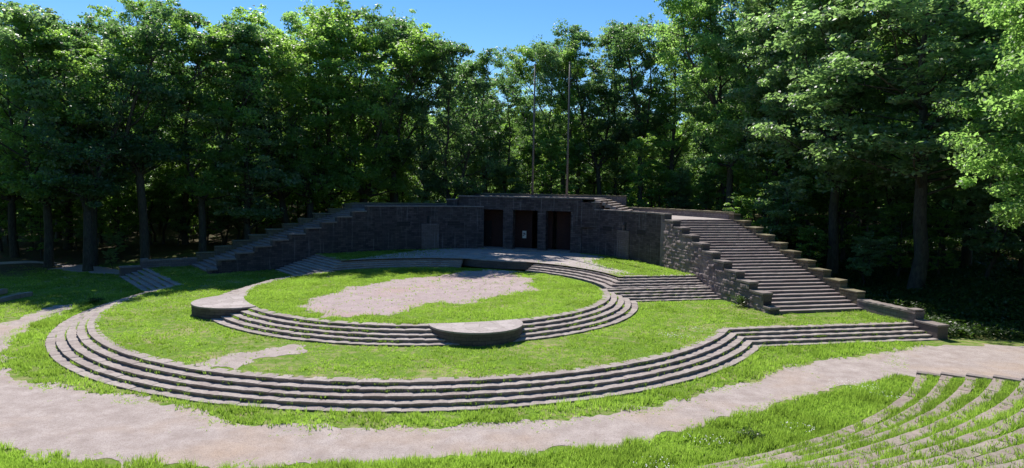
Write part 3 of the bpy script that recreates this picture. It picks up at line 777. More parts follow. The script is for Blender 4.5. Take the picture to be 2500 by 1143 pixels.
# ================================================================== TREES
def crown_and_wood(seed, h, cr, base=.28, fork=0, dens=1.0, leaf=.27, lean=0.0, droop=0.0, nlimb=24, ncl=4, lpc=60, flat=.5, r0=None):
    rg = np.random.default_rng(seed); rd = random.Random(seed)
    wood = MB(); C = []
    r0 = r0 or .0125*h+.02
    def limb(p0, d, L, r, segs=5, up=.25, n=6):
        pts = [Vector(p0)]; d = Vector(d).normalized()
        for k in range(segs):
            d = (d + Vector((rd.gauss(0,.13), rd.gauss(0,.13), up*.22+rd.gauss(0,.08)))).normalized()
            pts.append(pts[-1]+d*(L/segs))
        wood.tube(pts, [max(.012, r*(1-.82*k/segs)) for k in range(segs+1)], n, cap=False)
        return pts
    stems = []
    if fork:
        fh = h*rd.uniform(.22, .34)
        tr = [Vector((0,0,-.6)), Vector((0,0,.4)), Vector((rd.gauss(0,.15), rd.gauss(0,.15), fh*.5)), Vector((rd.gauss(0,.25), rd.gauss(0,.25), fh))]
        wood.tube(tr, [r0*1.5, r0*1.15, r0, r0*.92], 9, cap=False)
        a0 = rd.random()*6.28
        for k in range(fork):
            a = a0+k*6.283/fork+rd.gauss(0,.3); sp = rd.uniform(.16,.34)
            stems.append((limb(tr[-1], (math.cos(a)*sp, math.sin(a)*sp, 1), h*.92-fh-rd.uniform(0, h*.1), r0*.68, 8, .3, 7), fh/h))
    else:
        pts = [Vector((0,0,-.6)), Vector((0,0,.5))]
        n = 9; x = y = 0
        for k in range(1, n+1):
            x += rd.gauss(lean,.14)*h/26; y += rd.gauss(0,.14)*h/26; pts.append(Vector((x, y, h*.93*k/n)))
        wood.tube(pts, [r0*1.55, r0*1.12]+[r0*(1-.9*(k/n)**1.2) for k in range(1, n+1)], 9, cap=False)
        stems.append((pts[1:], 0))
    env = lambda t: (max(0.16, math.sin(math.pi*min(1, max(0, (t-base*.75)/(1.06-base*.75)))**.78))**.55)
    for st, f0 in stems:
        hs = [p.z/h for p in st]
        nl = int(nlimb/len(stems)*1.15)
        for k in range(nl):
            t = base + (0.97-base)*((k+rd.random())/nl)
            if t < hs[0] or t > hs[-1]: t = min(max(t, hs[0]+.01), hs[-1]-.005)
            i = max(j for j in range(len(hs)) if hs[j] <= t+1e-6); i = min(i, len(st)-2)
            f = (t-hs[i])/max(1e-4, hs[i+1]-hs[i]); p = st[i].lerp(st[i+1], f)
            a = k*2.399+rd.gauss(0,.4)
            el = rd.uniform(.15,.75)+.35*(t-base)
            L = cr*env(t)*rd.uniform(.65,1.15)
            if fork: L *= .8
            r = r0*.42*(1.15-t)*rd.uniform(.7,1.2)
            d = (math.cos(a)*math.cos(el), math.sin(a)*math.cos(el), math.sin(el)-droop)
            lp = limb(p, d, L, max(.03, r), 5, .35-droop*1.6, 5)
            C.append((lp[-1], 1.0))
            for j in range(ncl):
                q = lp[rd.randint(1, 4)].lerp(lp[5], rd.random()*.6)
                dd = Vector((rd.gauss(0,1), rd.gauss(0,1), rd.gauss(.25-droop,.55))) + Vector(d)*.7
                sp = limb(q, dd, L*rd.uniform(.22,.45)+.5, max(.015, r*.35), 3, .2-droop, 4)
                C.append((sp[-1], .9)); C.append((sp[1].lerp(sp[2], .5), .75))
        C.append((st[-1], .8)); C.append((st[-1]-Vector((0,0,.9)), .9))
    # leaves: clumps of small folded leaf faces
    cen = np.array([tuple(c[0]) for c in C]); wt = np.array([c[1] for c in C])
    cnt = np.maximum(6, (rg.uniform(.35, 1.6, len(C))*lpc*dens*wt).astype(int))
    idx = np.repeat(np.arange(len(C)), cnt); N = len(idx)
    crad = rg.uniform(.38, 1.0, len(C))*cr/5.0
    dirs = rg.normal(size=(N,3)); dirs /= np.linalg.norm(dirs, axis=1)[:,None]
    rr = rg.random(N)**.45
    P = cen[idx] + dirs*(rr*crad[idx])[:,None]*np.array([1,1,flat])
    P[:,2] -= droop*1.2*rg.random(N)
    nrm = rg.normal(size=(N,3))*.75 + dirs*.35 + np.array([0,0,.75]); nrm /= np.linalg.norm(nrm, axis=1)[:,None]
    tx = np.cross(nrm, rg.normal(size=(N,3))); tx /= np.linalg.norm(tx, axis=1)[:,None]; ty = np.cross(nrm, tx)
    s = leaf*rg.uniform(.6, 1.3, N)[:,None]
    a = P-tx*s*.62; c = P+tx*s*.62; b = P+ty*s*.36+nrm*s*.12; d = P-ty*s*.36+nrm*s*.12
    LV = np.stack([a,b,c,d], 1).reshape(-1,3); LF = np.arange(4*N).reshape(N,4)
    rnd = np.clip(.45 + .28*rg.normal(size=len(C))[idx] + .22*rg.normal(size=N), 0, 1)
    return wood, LV, LF, rnd
LIB = {}
def tree_proto(key, leafmat, **kw):
    wood, LV, LF, rnd = crown_and_wood(**kw)
    V = np.array(wood.v)
    tr = mesh_obj('trunk', V, wood.f, M_BARK, smooth=True)
    cr = mesh_obj('crown', LV, LF, M_LEAF[leafmat], rnd=rnd)
    me = (tr.data, cr.data); bpy.data.objects.remove(tr); bpy.data.objects.remove(cr)
    LIB[key] = (me, float(np.percentile(LV[:,2], 99.6)), leafmat)
tree_proto('oak_a', 'dark', seed=1, h=28, cr=6.4, base=.16, fork=2, nlimb=42, ncl=4, lpc=62)
tree_proto('oak_b', 'dark', seed=2, h=27, cr=6.2, base=.18, fork=3, nlimb=44, ncl=4, lpc=60)
tree_proto('maple_a', 'mid', seed=3, h=28, cr=6.4, base=.15, fork=0, nlimb=42, ncl=4, lpc=64)
tree_proto('maple_b', 'mid', seed=4, h=26, cr=6.6, base=.12, fork=2, nlimb=44, ncl=4, lpc=62)
tree_proto('ash_a', 'lime', seed=5, h=28, cr=5.9, base=.14, fork=0, nlimb=42, ncl=4, lpc=60, droop=.12)
tree_proto('horn_a', 'grey', seed=6, h=27, cr=6.2, base=.13, fork=0, nlimb=44, ncl=4, lpc=64)
tree_proto('horn_b', 'grey', seed=8, h=26, cr=6.4, base=.12, fork=2, nlimb=44, ncl=4, lpc=64)
tree_proto('young_a', 'mid', seed=9, h=11, cr=2.9, base=.12, fork=0, nlimb=26, ncl=3, lpc=44, leaf=.22)
tree_proto('young_b', 'grey', seed=10, h=9, cr=2.8, base=.10, fork=2, nlimb=26, ncl=3, lpc=44, leaf=.22)
tree_proto('near_maple', 'lime', seed=12, h=26, cr=9.0, base=.30, fork=0, nlimb=66, ncl=6, lpc=150, leaf=.26, droop=.2)
tree_proto('right_ash', 'lime', seed=13, h=30, cr=6.2, base=.22, fork=2, nlimb=50, ncl=5, lpc=84, leaf=.27, droop=.22)
tree_proto('right_oak', 'grey', seed=14, h=30, cr=7.0, base=.27, fork=0, nlimb=50, ncl=5, lpc=84, leaf=.28, droop=.08)
def tree(key, x, y, h, label, name='tree', group=None, w=1.0, cat='tree'):
    (mt, mc), h0, lm = LIB[key]
    z = float(terrain(x, y)); s = h/h0
    r = empty(name, (x, y, z), random.random()*6.28)
    k = (s*.5+.5 if s > 1 else s)*w
    r.scale = (k, k, s)
    tag(r, label, cat, group)
    for nm, me in (('trunk', mt), ('crown', mc)):
        o = bpy.data.objects.new(nm, me); COL.objects.link(o); o.parent = r
    return r
exec_trees = []
def top_h(x, y, ztop): return ztop - float(terrain(x, y))
TREES = [  # key, world x, world y, top height, label
 ('maple_b', -61.0, 80, 27.0, 'bushy tree at the far left edge with sunlit upper leaves'),
 ('horn_a', -58.5, 86, 29.5, 'slim dark tree second from the left edge of the wood'),
 ('oak_a', -50.5, 78, 29.5, 'tall dark tree behind the sign board on the left'),
 ('maple_a', -52.5, 93, 35.5, 'tallest tree in the left part of the skyline, behind the sign board'),
 ('oak_b', -41.6, 74, 29.5, 'forked tree whose pale trunk stands beside the left low wall'),
 ('horn_b', -47.5, 74, 28.5, 'tall grey-green tree just right of the dirt trail'),
 ('oak_a', -45.2, 69.5, 26.5, 'dark tree at the inner bend of the dirt trail'),
 ('maple_b', -51.5, 72.5, 27.0, 'leafy tree at the outer side of the dirt trail'),
 ('maple_b', -37.2, 78.5, 28.5, 'broad leafy tree behind the middle of the left low wall'),
 ('oak_a', -45.0, 90, 31.5, 'dark tree rising behind the left low wall, lower than its left neighbour'),
 ('horn_a', -32.6, 81, 28.5, 'grey-leaved tree behind the foot of the left stepped wall'),
 ('ash_a', -38.0, 93, 33.5, 'round-topped lighter tree behind the grey-leaved one by the left stepped wall'),
 ('oak_a', -30.2, 87, 28.8, 'dark tree with thick trunk behind the lower half of the left stepped wall'),
 ('maple_b', -26.6, 86, 30.5, 'leafy tree behind the middle of the left stepped wall'),
 ('ash_a', -30.5, 98, 35.0, 'bright green tree rising above the left stepped wall'),
 ('maple_a', -24.2, 88.5, 33.5, 'tallest bright crown on the middle skyline, left of the building'),
 ('oak_b', -22.0, 96, 34.5, 'tall spreading tree with visible forked limbs left of the building'),
 ('maple_b', -20.0, 88.5, 30.5, 'yellow-green tree behind the top of the left stepped wall'),
 ('ash_a', -18.0, 96, 33.5, 'pointed bright green tree behind the left curved wall'),
 ('oak_b', -16.0, 91, 30.5, 'open tree with a fan of bare dark limbs behind the left vents'),
 ('horn_a', -12.4, 92, 30.0, 'dark many-leaved tree behind the left end of the building roof'),
 ('oak_a', -8.6, 90, 28.0, 'dark tree close behind the left corner of the building roof'),
 ('horn_a', -8.0, 103, 29.0, 'grey-leaved round tree behind the left half of the roof'),
 ('horn_b', -4.3, 102, 27.2, 'silver-leaved tree on the falling skyline behind the roof'),
 ('oak_a', -1.2, 104, 26.6, 'dark tree just left of the gap of sky by the flagpoles'),
 ('maple_a', 1.5, 112, 25.0, 'low tree in the dip of the skyline left of the flagpoles'),
 ('horn_b', 5.0, 108, 32.0, 'leaning tree with a thin top between the two flagpoles'),
 ('maple_b', 8.0, 106, 32.0, 'loose green tree just right of the flagpoles'),
 ('oak_b', 11.0, 112, 35.5, 'dark tree behind the right roof steps'),
 ('oak_a', 13.8, 106, 36.5, 'broad dark tree right of the flagpoles with a rounded top'),
 ('horn_a', 17.0, 110, 36.5, 'dark tree on the skyline above the right landing'),
 ('oak_b', 20.2, 104, 35.5, 'dense dark tree above the right parapet'),
 ('maple_a', 23.8, 100, 34.5, 'dark green tree behind the right landing, last before the tall ones'),
 ('right_ash', 27.2, 83, 36.0, 'pale yellow-green drooping tree above the top of the right stairway'),
 ('oak_a', 29.5, 92, 40.0, 'very tall dark tree rising behind the pale drooping tree'),
 ('right_oak', 31.0, 78, 36.0, 'silver-green tree above the right stairway with leafy limbs hanging low'),
 ('horn_b', 36.0, 86, 40.0, 'tall dark tree behind the upper right stairway'),
 ('right_oak', 33.2, 67.5, 36.0, 'tree whose straight pale trunk rises behind the mossy stepped wall'),
 ('maple_b', 42.0, 78, 38.0, 'leafy dark tree deep on the right between two pale trunks'),
 ('right_oak', 36.4, 58.5, 33.0, 'tree with the thick flared trunk nearest the right low wall'),
 ('oak_a', 46.0, 66, 38.0, 'dark tree far right behind the flared trunk'),
 ('horn_a', 49.0, 60, 34.0, 'dark tree at the right edge behind the bright overhanging branches'),
 ('near_maple', 36.9, 40.5, 25.0, 'bright green tree overhanging the right edge of the picture'),
]
for k, x, y, zt, lab in TREES:
    tree(k, x, y, top_h(x, y, zt), lab, group='trees round the open-air stage', w=.72 if x == 5.0 else 1.6 if y == 58.5 else 1.3 if k == 'right_oak' and x > 32 else 1.22 if x < -19 and y < 89 else 1.0)
# deeper rows of the wood
rg = np.random.default_rng(21)
keys = ['oak_a','oak_b','maple_a','maple_b','horn_a','horn_b','ash_a']
n = 0
for row, (y0, cnt) in enumerate(((108, 26), (122, 28), (138, 28))):
    for i in range(cnt):
        f = (i+rg.random())/cnt; px = -1.0+2.0*f
        y = y0 - 10*max(0, -px-.25) + rg.uniform(-4,4); x = px*y*.86
        if -.06 < x/y < .14: y += 14; x = x/abs(px if px else 1)*abs(px)
        zt = 30+5*rg.random() + (6 if x/y > .3 else 0) - (2.5 if x/y < -.3 else 0)
        if -.24 < x/y < .27: zt = 23.5+4*rg.random()
        tree(keys[int(rg.integers(7))], x, y, top_h(x, y, zt), 'dark tree deep in the wood behind the front trees', group='trees deep in the wood')
        n += 1
# a few trees at the sides, beyond the picture's edges and to the right in the wood
for x, y, zt in ((50,48,30),(58,60,34),(55,75,36),(64,84,38),(-70,88,28),(-74,76,26),(-68,98,29)):
    tree(keys[int(rg.integers(7))], x, y, top_h(x, y, zt), 'tree at the side of the clearing, half hidden at the edge of the wood', group='trees at the sides of the clearing')
# undergrowth
n = 0
for i in range(210):
    px = -.84+1.68*((i % 105)+rg.random())/105
    y = (rg.uniform(86, 100) if i < 105 else rg.uniform(104, 128)) - 14*max(0, abs(px)-.35); 
    x = px*y
    u, v = toUV(x, y)
    if u > 0 and abs(px) > .25 and math.hypot(u, v) < 47: y += 12; x = px*y; u, v = toUV(x, y)
    if math.hypot(u, v) < 46: continue
    tree('young_a' if rg.random() < .5 else 'young_b', x, y, rg.uniform(5, 13), 'low leafy sapling in the undergrowth of the wood', 'sapling', 'saplings under the trees', 1.15, 'sapling')
for x, y, h in ((25.5,73,9),(29,71.5,11),(32.5,74,12),(36.5,72,12),(40,69,12),(44,66,12),(48,61,12),(51,56,11),(38,64,8),(43,59,9),(47,54,8),(54,62,13),(46,72,13),(30,78,13),(36,79,13),(53,49,9),(57,55,12)):
    tree('young_a' if rg.random() < .5 else 'young_b', x, y, h, 'dark sapling on the shaded slope beyond the right stepped wall', 'sapling', 'saplings on the right slope', 1.45, 'sapling')
for x, y, h, lab in ((-46.5,77,3.6,'sapling beside the dirt trail near the sign board'), (-57,79,7,'bright leafy sapling left of the dirt trail'), (-43.8,71.5,2.2,'small bush at the outer end of the left low wall'),
                     (33.5,62,5.5,'sapling behind the lower mossy stepped wall'), (40,61,7,'dark sapling behind the flared trunk'), (30.2,66,6,'sapling between the pale trunk and the mossy stepped wall'), (43,52,5,'dark sapling at the right edge above the ground cover')):
    tree('young_b' if h < 6 else 'young_a', x, y, h, lab, 'sapling', 'saplings under the trees', 1.3, 'sapling')

# far-off wood closing the view between the trunks
nq = 90000
a = rg.uniform(-.98, .98, nq); y = rg.uniform(150, 185, nq); x = a*y*.95; z = terrain(x, y) + rg.random(nq)**.8*(17+7*NZ(x*.08, y*.08, 3))
nr = rg.normal(size=(nq,3)); nr /= np.linalg.norm(nr, axis=1)[:,None]; tx = np.cross(nr, rg.normal(size=(nq,3))); tx /= np.linalg.norm(tx, axis=1)[:,None]; ty = np.cross(nr, tx)
nb = 70000      # unseen wood added round the back of the seating to dim the sky light
ab = np.radians(rg.uniform(-168, -8, nb)); rb_ = rg.uniform(68, 88, nb); bu, bv = rb_*np.cos(ab), rb_*np.sin(ab); bx, by = W2(bu, bv)
P = np.r_[np.c_[x, y, z], np.c_[bx, by, rg.random(nb)**.9*(17+6*NZ(bx*.08, by*.08, 3))]]; sz_ = np.r_[rg.uniform(.5, 1.1, nq), rg.uniform(.6, 1.2, nb)][:,None]
nb += nq; nr = rg.normal(size=(nb,3)); nr /= np.linalg.norm(nr, axis=1)[:,None]; tx = np.cross(nr, rg.normal(size=(nb,3))); tx /= np.linalg.norm(tx, axis=1)[:,None]; ty = np.cross(nr, tx); nq = nb
tag(mesh_obj('far_wood_and_sky_screen', np.stack([P-tx*sz_, P+ty*sz_*.7, P+tx*sz_, P-ty*sz_*.7], 1).reshape(-1,3), np.arange(4*nq).reshape(-1,4), M_LEAF['mid'], rnd=rg.random(nq)), 'dense far-off wood seen as one dark mass between the trunks, plus an unseen leaf ring added behind the seating to dim sky light', 'wood', kind='stuff')

# sign board on the left
sx, sy = -51.0, 79.5; sz = float(terrain(sx, sy))
t = thing('sign_board', 'small pale board on two dark posts at the edge of the left wood', 'sign', (sx, sy, sz))
for dx in (-.55, .55): MB().tube([(sx+dx, sy, sz-.3), (sx+dx, sy, sz+2.5)], .05, 8).build('post', M_WOOD, t, world=True)
mb = MB(); mb.prism([(sx-.7,sy-.09),(sx+.7,sy-.09),(sx+.7,sy-.055),(sx-.7,sy-.055)], sz+1.5, sz+2.4); mb.build('board', M_SIGN, t, world=True, bevel=.01)

# ================================================================== GRASS, WEEDS, FLOWERS
def blades(P, hgt, wid, rnd, nb=4, spread=.07, lean=.5, rg=np.random.default_rng(2)):
    N = len(P); idx = np.repeat(np.arange(N), nb); M = len(idx)
    a = rg.random(M)*6.283; r = spread*rg.random(M)
    base = P[idx].copy(); base[:,0] += np.cos(a)*r; base[:,1] += np.sin(a)*r
    h = hgt[idx]*rg.uniform(.6, 1.2, M); w = wid*rg.uniform(.7, 1.3, M); b = rg.random(M)*6.283
    ln = lean*rg.random(M)*h
    tip = base + np.c_[np.cos(b)*ln, np.sin(b)*ln, h]
    c = rg.random(M)*6.283; dx = np.c_[np.cos(c)*w, np.sin(c)*w, np.zeros(M)]
    V = np.stack([base-dx, base+dx, tip], 1).reshape(-1,3)
    return V, np.clip(rnd[idx]+rg.normal(size=M)*.08, 0, 1)
GV = []; GR = []
def scatter(n, sampler, dens_fn, z, h0, rg):
    u, v = sampler(n)
    keep = rg.random(len(u)) < dens_fn(u, v)
    u, v = u[keep], v[keep]
    zz = z(u, v) if callable(z) else np.full(len(u), z)
    P = toW(np.c_[u, v, zz])
    tone = NZ(P[:,0]*.35, P[:,1]*.35, 3); clump = NZ(P[:,0]*1.3+50, P[:,1]*1.3, 2)
    h = h0*(.3+1.4*clump**1.5)*rg.uniform(.7,1.3,len(P))
    dry = np.clip((NZ(P[:,0]*.5+90, P[:,1]*.5, 4)-.52)*5, 0, 1)
    rnd = np.clip(.30+1.5*(tone-.5)+.35*(.5-clump)+rg.normal(size=len(P))*.10, 0, .68)
    rnd = np.where(rg.random(len(P)) < dry*.55+.03, rg.uniform(.72, 1, len(P)), rnd)
    V, r = blades(P, h, .016, rnd, 5, .08, .7, rg)
    GV.append(V); GR.append(r)
rgs = np.random.default_rng(33)
def ring_sampler(r0, r1, a0, a1):
    def f(n):
        r = np.sqrt(rgs.uniform(r0*r0, r1*r1, n)); a = np.radians(rgs.uniform(a0, a1, n)); return r*np.cos(a), r*np.sin(a)
    return f
def box_sampler(u0, u1, v0, v1):
    return lambda n: (rgs.uniform(u0, u1, n), rgs.uniform(v0, v1, n))
def thin(u, v, lo=.5, f=.6):      # natural thin patches
    return np.clip((NZ(u*f+20, v*f+40, 4)-.30)*6, lo, 1)
def nz_shrink(u, v, poly, amt=0.0): return inpoly(u, v, poly)
# stage lawn
scatter(52000, ring_sampler(0, 13.75, 0, 360), lambda u, v: np.where(soft_in(u, v, P_SAND, .32), .02, thin(u, v, .75)), Z2-.02, .13, rgs)
# terrace lawn
def d_ter(u, v):
    rho = np.hypot(u, v)
    ok = inpoly(u, v, P_TER) & (rho > 16.45)
    fl = (np.c_[u, v]-flight_line(9.3))@DN > 0
    ok &= np.where((np.abs(u) > 10) & (v > 2), ((np.c_[np.abs(u), v]-flight_line(9.4))@DN) > 0, True)
    ok &= np.hypot(u-8.5, v+11.1) > 2.85
    ok &= np.hypot(u+9.4, v+10.8) > 2.88
    ok &= ~((v > 10))
    d = thin(u, v, .55)*np.clip((.72-NZ(u*.45+60, v*.45, 4))*9, .25, 1)*ok
    worn = np.exp(-((np.hypot(u-.4, v+19.6)/4.2)**2)); d = d*(1-.75*worn)
    return np.where(soft_in(u, v, P_BARE, .3), .03*ok, d)
scatter(150000, box_sampler(-36, 36, -23, 12), d_ter, Z1-.02, .13, rgs)
# upper terrace
def d_up(u, v):
    rho = np.hypot(u, v); a = np.degrees(np.arctan2(v, np.abs(u)))
    ok = inpoly(u, v, P_UP) & (rho > 16.5)
    return ok*np.where(soft_in(u, v, P_FLAG, .5), .2*smooth(6, 13, np.abs(u)), thin(u, v, .7))
scatter(42000, box_sampler(-20, 20, 8, 27), d_up, Z3-.02, .14, rgs)
# strip between the kerb and the path, ragged towards the path
def d_strip(u, v):
    rho = np.hypot(u, v); a = np.degrees(np.arctan2(v, u)); a = np.where(a > 90, a-360, a)
    lim = np.interp(a, [t[0] for t in IN], [t[1] for t in IN]); rag = (NZ(u*.9, v*.9, 3)-.5)*1.3
    d = np.clip((lim+.25+rag-rho)/.45, 0, 1)
    out = (rho > 25.1)
    st = np.where(a > -12, (((np.c_[u, v]-np.array(pol(OUTR[4], OUTA[4])))@np.array([DS[1], -DS[0]])) > .05), True)
    return d*out*st*thin(u, v, .6)
scatter(60000, ring_sampler(25.05, 35.5, -172, 1), d_strip, .0, .24, rgs)
# lawn on the seating side of the path
def d_seat(u, v):
    rho = np.hypot(u, v); a = np.degrees(np.arctan2(v, u)); a = np.where(a > 90, a-360, a)
    lim = np.interp(a, [t[0] for t in OUT], [t[1] for t in OUT]); rag = (NZ(u*.9, v*.9, 3)-.5)*1.2
    return np.clip((rho-lim+.2+rag)/.4, 0, 1)*(rho < 33.2)*thin(u, v, .8, .9)
scatter(60000, ring_sampler(28, 33.2, -122, -15), d_seat, .0, .25, rgs)
# sparse straw-coloured tufts creeping on to the gravel
def d_fringe(u, v):
    rho = np.hypot(u, v); a = np.degrees(np.arctan2(v, u)); a = np.where(a > 90, a-360, a)
    l1 = np.interp(a, [t[0] for t in IN], [t[1] for t in IN]); l2 = np.interp(a, [t[0] for t in OUT], [t[1] for t in OUT])
    d = np.minimum(np.abs(rho-l1-.35), np.abs(rho-l2+.2)); n_ = NZ(u*.7+9, v*.7, 3)
    return np.exp(-(d/.42)**2)*np.clip((n_-.38)*4, 0, 1)*.8 + .012*(n_ > .62)
FR0 = len(GR)
scatter(42000, ring_sampler(25.3, 34, -160, 0), d_fringe, .01, .05, rgs)
scatter(9000, ring_sampler(0, 13.6, 0, 360), lambda u, v: inpoly(u, v, P_SAND)*np.clip((NZ(u*.8+3, v*.8, 3)-.58)*5, 0, 1), Z2, .05, rgs)
for q in range(FR0, len(GR)): GR[q] = np.clip(.80+.12*rgs.normal(size=len(GR[q])), .5, 1)
# left lawn
def d_left(u, v):
    rho = np.hypot(u, v); a = np.degrees(np.arctan2(v, u)); a = np.where(a > 90, a-360, a)
    lim = np.interp(a, [t[0] for t in OUT], [t[1] for t in OUT])
    w = np.array([np.array([-S(0, SW)[0], S(0, SW)[1]])])
    ok = (rho > 25.2) & ~inpoly(u, v, P_PATH) & ~inpoly(u, v, P_TRAIL) & ~inpoly(u, v, P_TER)
    mu = np.c_[-u, v]
    ok &= np.where(a < -165, ((mu-np.array(pol(OUTR[4], OUTA[4])))@np.array([DS[1], -DS[0]])) > .1, True)
    return ok*thin(u, v, .15, .35)*.55
scatter(60000, box_sampler(-52, -16, -22, 8), d_left, .0, .16, rgs)
# grass strips between the seating rows
for i in range(13):
    r = SR0+SDR*i; z = SZ0+SDZ*i-.05
    def dd(u, v, r=r):
        rho = np.hypot(u, v); edge = np.clip((rho-r-.42)/.08, 0, 1)
        return np.where(rho < r+.44, .05+.22*smooth(8, 26, (seat_end(int(round((r-SR0)/SDR)))-np.degrees(np.arctan2(v, u))))*(NZ(u*1.1, v*1.1+i, 3) > .42), edge*np.clip((NZ(u*.8+i*5, v*.8, 3)-.30)*6, .3, 1))
    scatter(17000, ring_sampler(r+.1, r+SDR-.02, max(-84, -70-i*1.5), seat_end(i)-.8), dd, z, .23, rgs)
GV2 = np.concatenate(GV); GR2 = np.concatenate(GR)
GF = np.arange(len(GV2)).reshape(-1,3)
tag(mesh_obj('grass', GV2, GF, M_GRASS, rnd=GR2), 'short sunlit grass with straw-coloured patches on the lawns and terraces', 'grass', kind='stuff')
# weeds in the joints of the steps
WP = []
def weeds_along(path, z, off, n, rg):
    P = Path(path); cl = rg.random(max(2, n//6))*P.len
    t = np.clip(cl[rg.integers(len(cl), size=n)] + rg.normal(size=n)*.3, 0, P.len); u, v = P.at(t, off)
    WP.append(toW(np.c_[u, v, np.full(n, z)]))
for i in range(1, 5): weeds_along(outer_path(i), (Z1-i*RS) if i < 4 else KB, .48, 330, rgs)
for i in range(1, 5):
    weeds_along(ring_right(i), ring_z[i], .47, 110, rgs); weeds_along(arc(RINGR[i], -118, -66), ring_z[i], .47, 90, rgs)
WPa = np.concatenate(WP)
V, r = blades(WPa, np.full(len(WPa), .17), .013, rgs.uniform(.1,.8,len(WPa)), 4, .06, .9, rgs)
tag(mesh_obj('step_weeds', V, np.arange(len(V)).reshape(-1,3), M_GRASS, rnd=r), 'thin tufts of weeds growing in the joints of the curved steps', 'weeds', kind='stuff')
# white clover flowers
def flower_patch(c, rad, n, z):
    a = rgs.random(n)*6.283; r = rad*np.sqrt(rgs.random(n)); u = c[0]+np.cos(a)*r*1.6; v = c[1]+np.sin(a)*r
    return toW(np.c_[u, v, np.full(n, z)])
FP = [flower_patch(c, r, n, z) for c, r, n, z in (((28.8,-11.6),.8,70,.16),((25.6,-19.0),.5,30,.16),((22.2,-21.6),.6,40,.16),((20.6,-24.6),.5,30,.16),((29.9,-12.8),.5,30,.16),((19.6,-7.0),.8,50,Z1+.1),((20.8,-4.6),.8,40,Z1+.1))]
FPa = np.concatenate(FP); m = len(FPa)
s = rgs.uniform(.014, .03, m)[:,None]
X = np.array([1,0,0]); Yv = np.array([0,1,0.35])
FPa[:,2] += rgs.uniform(0,.05,m)
FV_ = np.stack([FPa-X*s, FPa-Yv*s, FPa+X*s, FPa+Yv*s], 1).reshape(-1,3)
tag(mesh_obj('clover_flowers', FV_, np.arange(4*m).reshape(m,4), M_FLOWER, rnd=rgs.random(m)), 'small white clover flowers scattered through the grass', 'flowers', kind='stuff')
# ground cover on the right slope, and leafy weeds
def leafy(name, pts, hgt, leaf, per, mat, rg):
    N = len(pts)*per; idx = np.repeat(np.arange(len(pts)), per)
    h = hgt[idx]*rg.random(N)**.6
    P = pts[idx] + np.c_[rg.normal(size=N)*.16, rg.normal(size=N)*.16, h]
    nrm = rg.normal(size=(N,3))*.5+np.array([0,0,1]); nrm /= np.linalg.norm(nrm, axis=1)[:,None]
    tx = np.cross(nrm, rg.normal(size=(N,3))); tx /= np.linalg.norm(tx, axis=1)[:,None]; ty = np.cross(nrm, tx)
    s = leaf*rg.uniform(.6,1.3,N)[:,None]
    V = np.stack([P-tx*s*.6, P+ty*s*.35, P+tx*s*.6, P-ty*s*.35], 1).reshape(-1,3)
    return mesh_obj(name, V, np.arange(4*N).reshape(N,4), mat, rnd=rg.random(N))
n = 30000
u = rgs.uniform(24, 75, n); v = rgs.uniform(2.5, 48, n)
mu = np.c_[u, v]; dist = (mu-np.array(S(0, SW+.9)))@RT
k = (dist > .15) & (np.hypot(u, v) > 34) & (v > 3.2+.22*(u-36)) & (NZ(u*.5, v*.5, 3) > .30)
u, v = u[k], v[k]; x, y = W2(u, v); P = np.c_[x, y, terrain(x, y)]
tag(leafy('ground_cover', P, rgs.uniform(.25,.75,len(P)), .2, 15, M_WEED, rgs), 'dark nettles and ivy covering the shaded slope right of the low wall', 'ground cover', kind='stuff')
for c, r, hh, lab in (((S(3.2,-1.15)), .55, .8, 'leafy nettle clump at the foot of the rough stone wall'), ((-24.0,-9.8), .4, .45, 'small grey-leaved weed clump beside the outer left steps'), ((23.8,-20.6), .2, .25, 'dark dock plant in the grass below the lowest seating row'), ((20.9,-26.4), .2, .22, 'broad-leaved weed in the grass near the lowest seating row')):
    nn = 40; a = rgs.random(nn)*6.283; rr = r*np.sqrt(rgs.random(nn))
    z = Z1 if abs(c[0]) < 25 and c[1] > 0 else 0
    P = toW(np.c_[c[0]+rr*np.cos(a), c[1]+rr*np.sin(a), np.full(nn, z)])
    pt = thing('weed_plant', lab, 'weed', (float(P[:,0].mean()), float(P[:,1].mean()), z))
    lf = leafy('foliage', P, np.full(nn, hh), .13, 10, M_WEED, rgs); lf.parent = pt; lf.matrix_parent_inverse = Matrix.Translation(pt.location).inverted()
# fallen twig by the lowest seating row, dry leaves on the sand
x, y = W2(31.0, -9.6)
tag(MB().tube([(x-.5,y+.1,.06),(x-.1,y,.12),(x+.25,y-.2,.10),(x+.5,y-.25,.03)], [.035,.03,.025,.012], 6).build('fallen_branch', M_WOOD, None, world=True), 'bare fallen branch lying in the grass by the end of the lowest seating row', 'branch')
n = 60
u, v = rgs.uniform(-4, 7, n), rgs.uniform(-9, 10, n); k = inpoly(u, v, P_SAND); P = toW(np.c_[u[k], v[k], np.full(k.sum(), Z2+.02)])
s = rgs.uniform(.03,.09,len(P))[:,None]; X = np.array([1,.2,.25]); Yv = np.array([-.2,1,.2])
tag(mesh_obj('fallen_leaves', np.stack([P-X*s, P-Yv*s*.6, P+X*s, P+Yv*s*.6], 1).reshape(-1,3), np.arange(4*len(P)).reshape(-1,4), M_DIRTLEAF, rnd=rgs.random(len(P))), 'dark dry leaves scattered on the sand of the round lawn', 'leaves', kind='stuff')

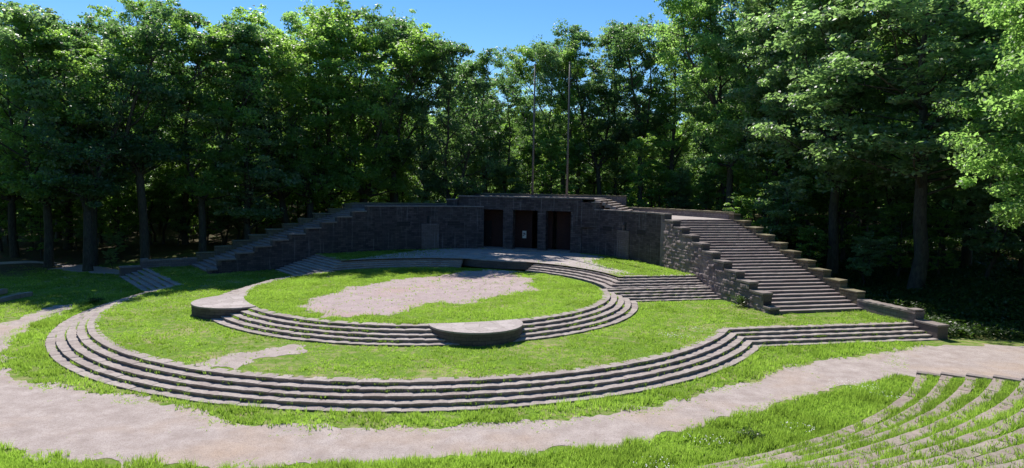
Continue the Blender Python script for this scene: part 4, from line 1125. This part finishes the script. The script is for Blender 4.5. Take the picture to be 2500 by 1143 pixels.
# ================================================================== LIGHT, SKY, CAMERA
SUN_AZ = Vector((-.34, .94, 0)).normalized(); EL = R_(47.5)
sd = Vector((SUN_AZ.x*math.cos(EL), SUN_AZ.y*math.cos(EL), math.sin(EL)))
L = bpy.data.lights.new('sun', 'SUN'); L.energy = 5.0; L.angle = R_(.5); L.color = (1, .95, .87)
so = bpy.data.objects.new('sun', L); COL.objects.link(so); so.rotation_euler = sd.to_track_quat('Z', 'Y').to_euler(); so.location = (0, 0, 80)
wd = bpy.data.worlds.new('World'); SC.world = wd; wd.use_nodes = True
nt_ = wd.node_tree; bg = nt_.nodes['Background']
sk = nt_.nodes.new('ShaderNodeTexSky'); sk.sky_type = 'NISHITA'; sk.sun_disc = False
sk.sun_elevation = EL; sk.sun_rotation = math.atan2(SUN_AZ.x, SUN_AZ.y)
sk.air_density = 1.0; sk.dust_density = 0.0; sk.ozone_density = 5.0
hs = nt_.nodes.new('ShaderNodeHueSaturation'); hs.inputs['Saturation'].default_value = 1.2; nt_.links.new(sk.outputs[0], hs.inputs['Color'])
nt_.links.new(hs.outputs[0], bg.inputs['Color']); bg.inputs['Strength'].default_value = .096
cam = bpy.data.cameras.new('camera'); co = bpy.data.objects.new('camera', cam); COL.objects.link(co)
pitch, roll = .0688932, .0157077
fwd = Vector((0, math.cos(pitch), -math.sin(pitch))); rt = Vector((1,0,0)); up = Vector((0, math.sin(pitch), math.cos(pitch)))
r_ = rt*math.cos(roll)+up*math.sin(roll); u_ = -rt*math.sin(roll)+up*math.cos(roll)
co.matrix_world = Matrix(((r_.x,u_.x,-fwd.x,0),(r_.y,u_.y,-fwd.y,0),(r_.z,u_.z,-fwd.z,9.4655),(0,0,0,1)))
cam.sensor_width = 36; cam.lens = 1600/2500*36; cam.clip_end = 3000; cam.clip_start = .1
SC.camera = co
SC.view_settings.view_transform = 'Standard'; SC.view_settings.look = 'None'; SC.view_settings.exposure = .56; SC.view_settings.gamma = 1
SC.cycles.max_bounces = 6; SC.cycles.transmission_bounces = 4; SC.cycles.diffuse_bounces = 3
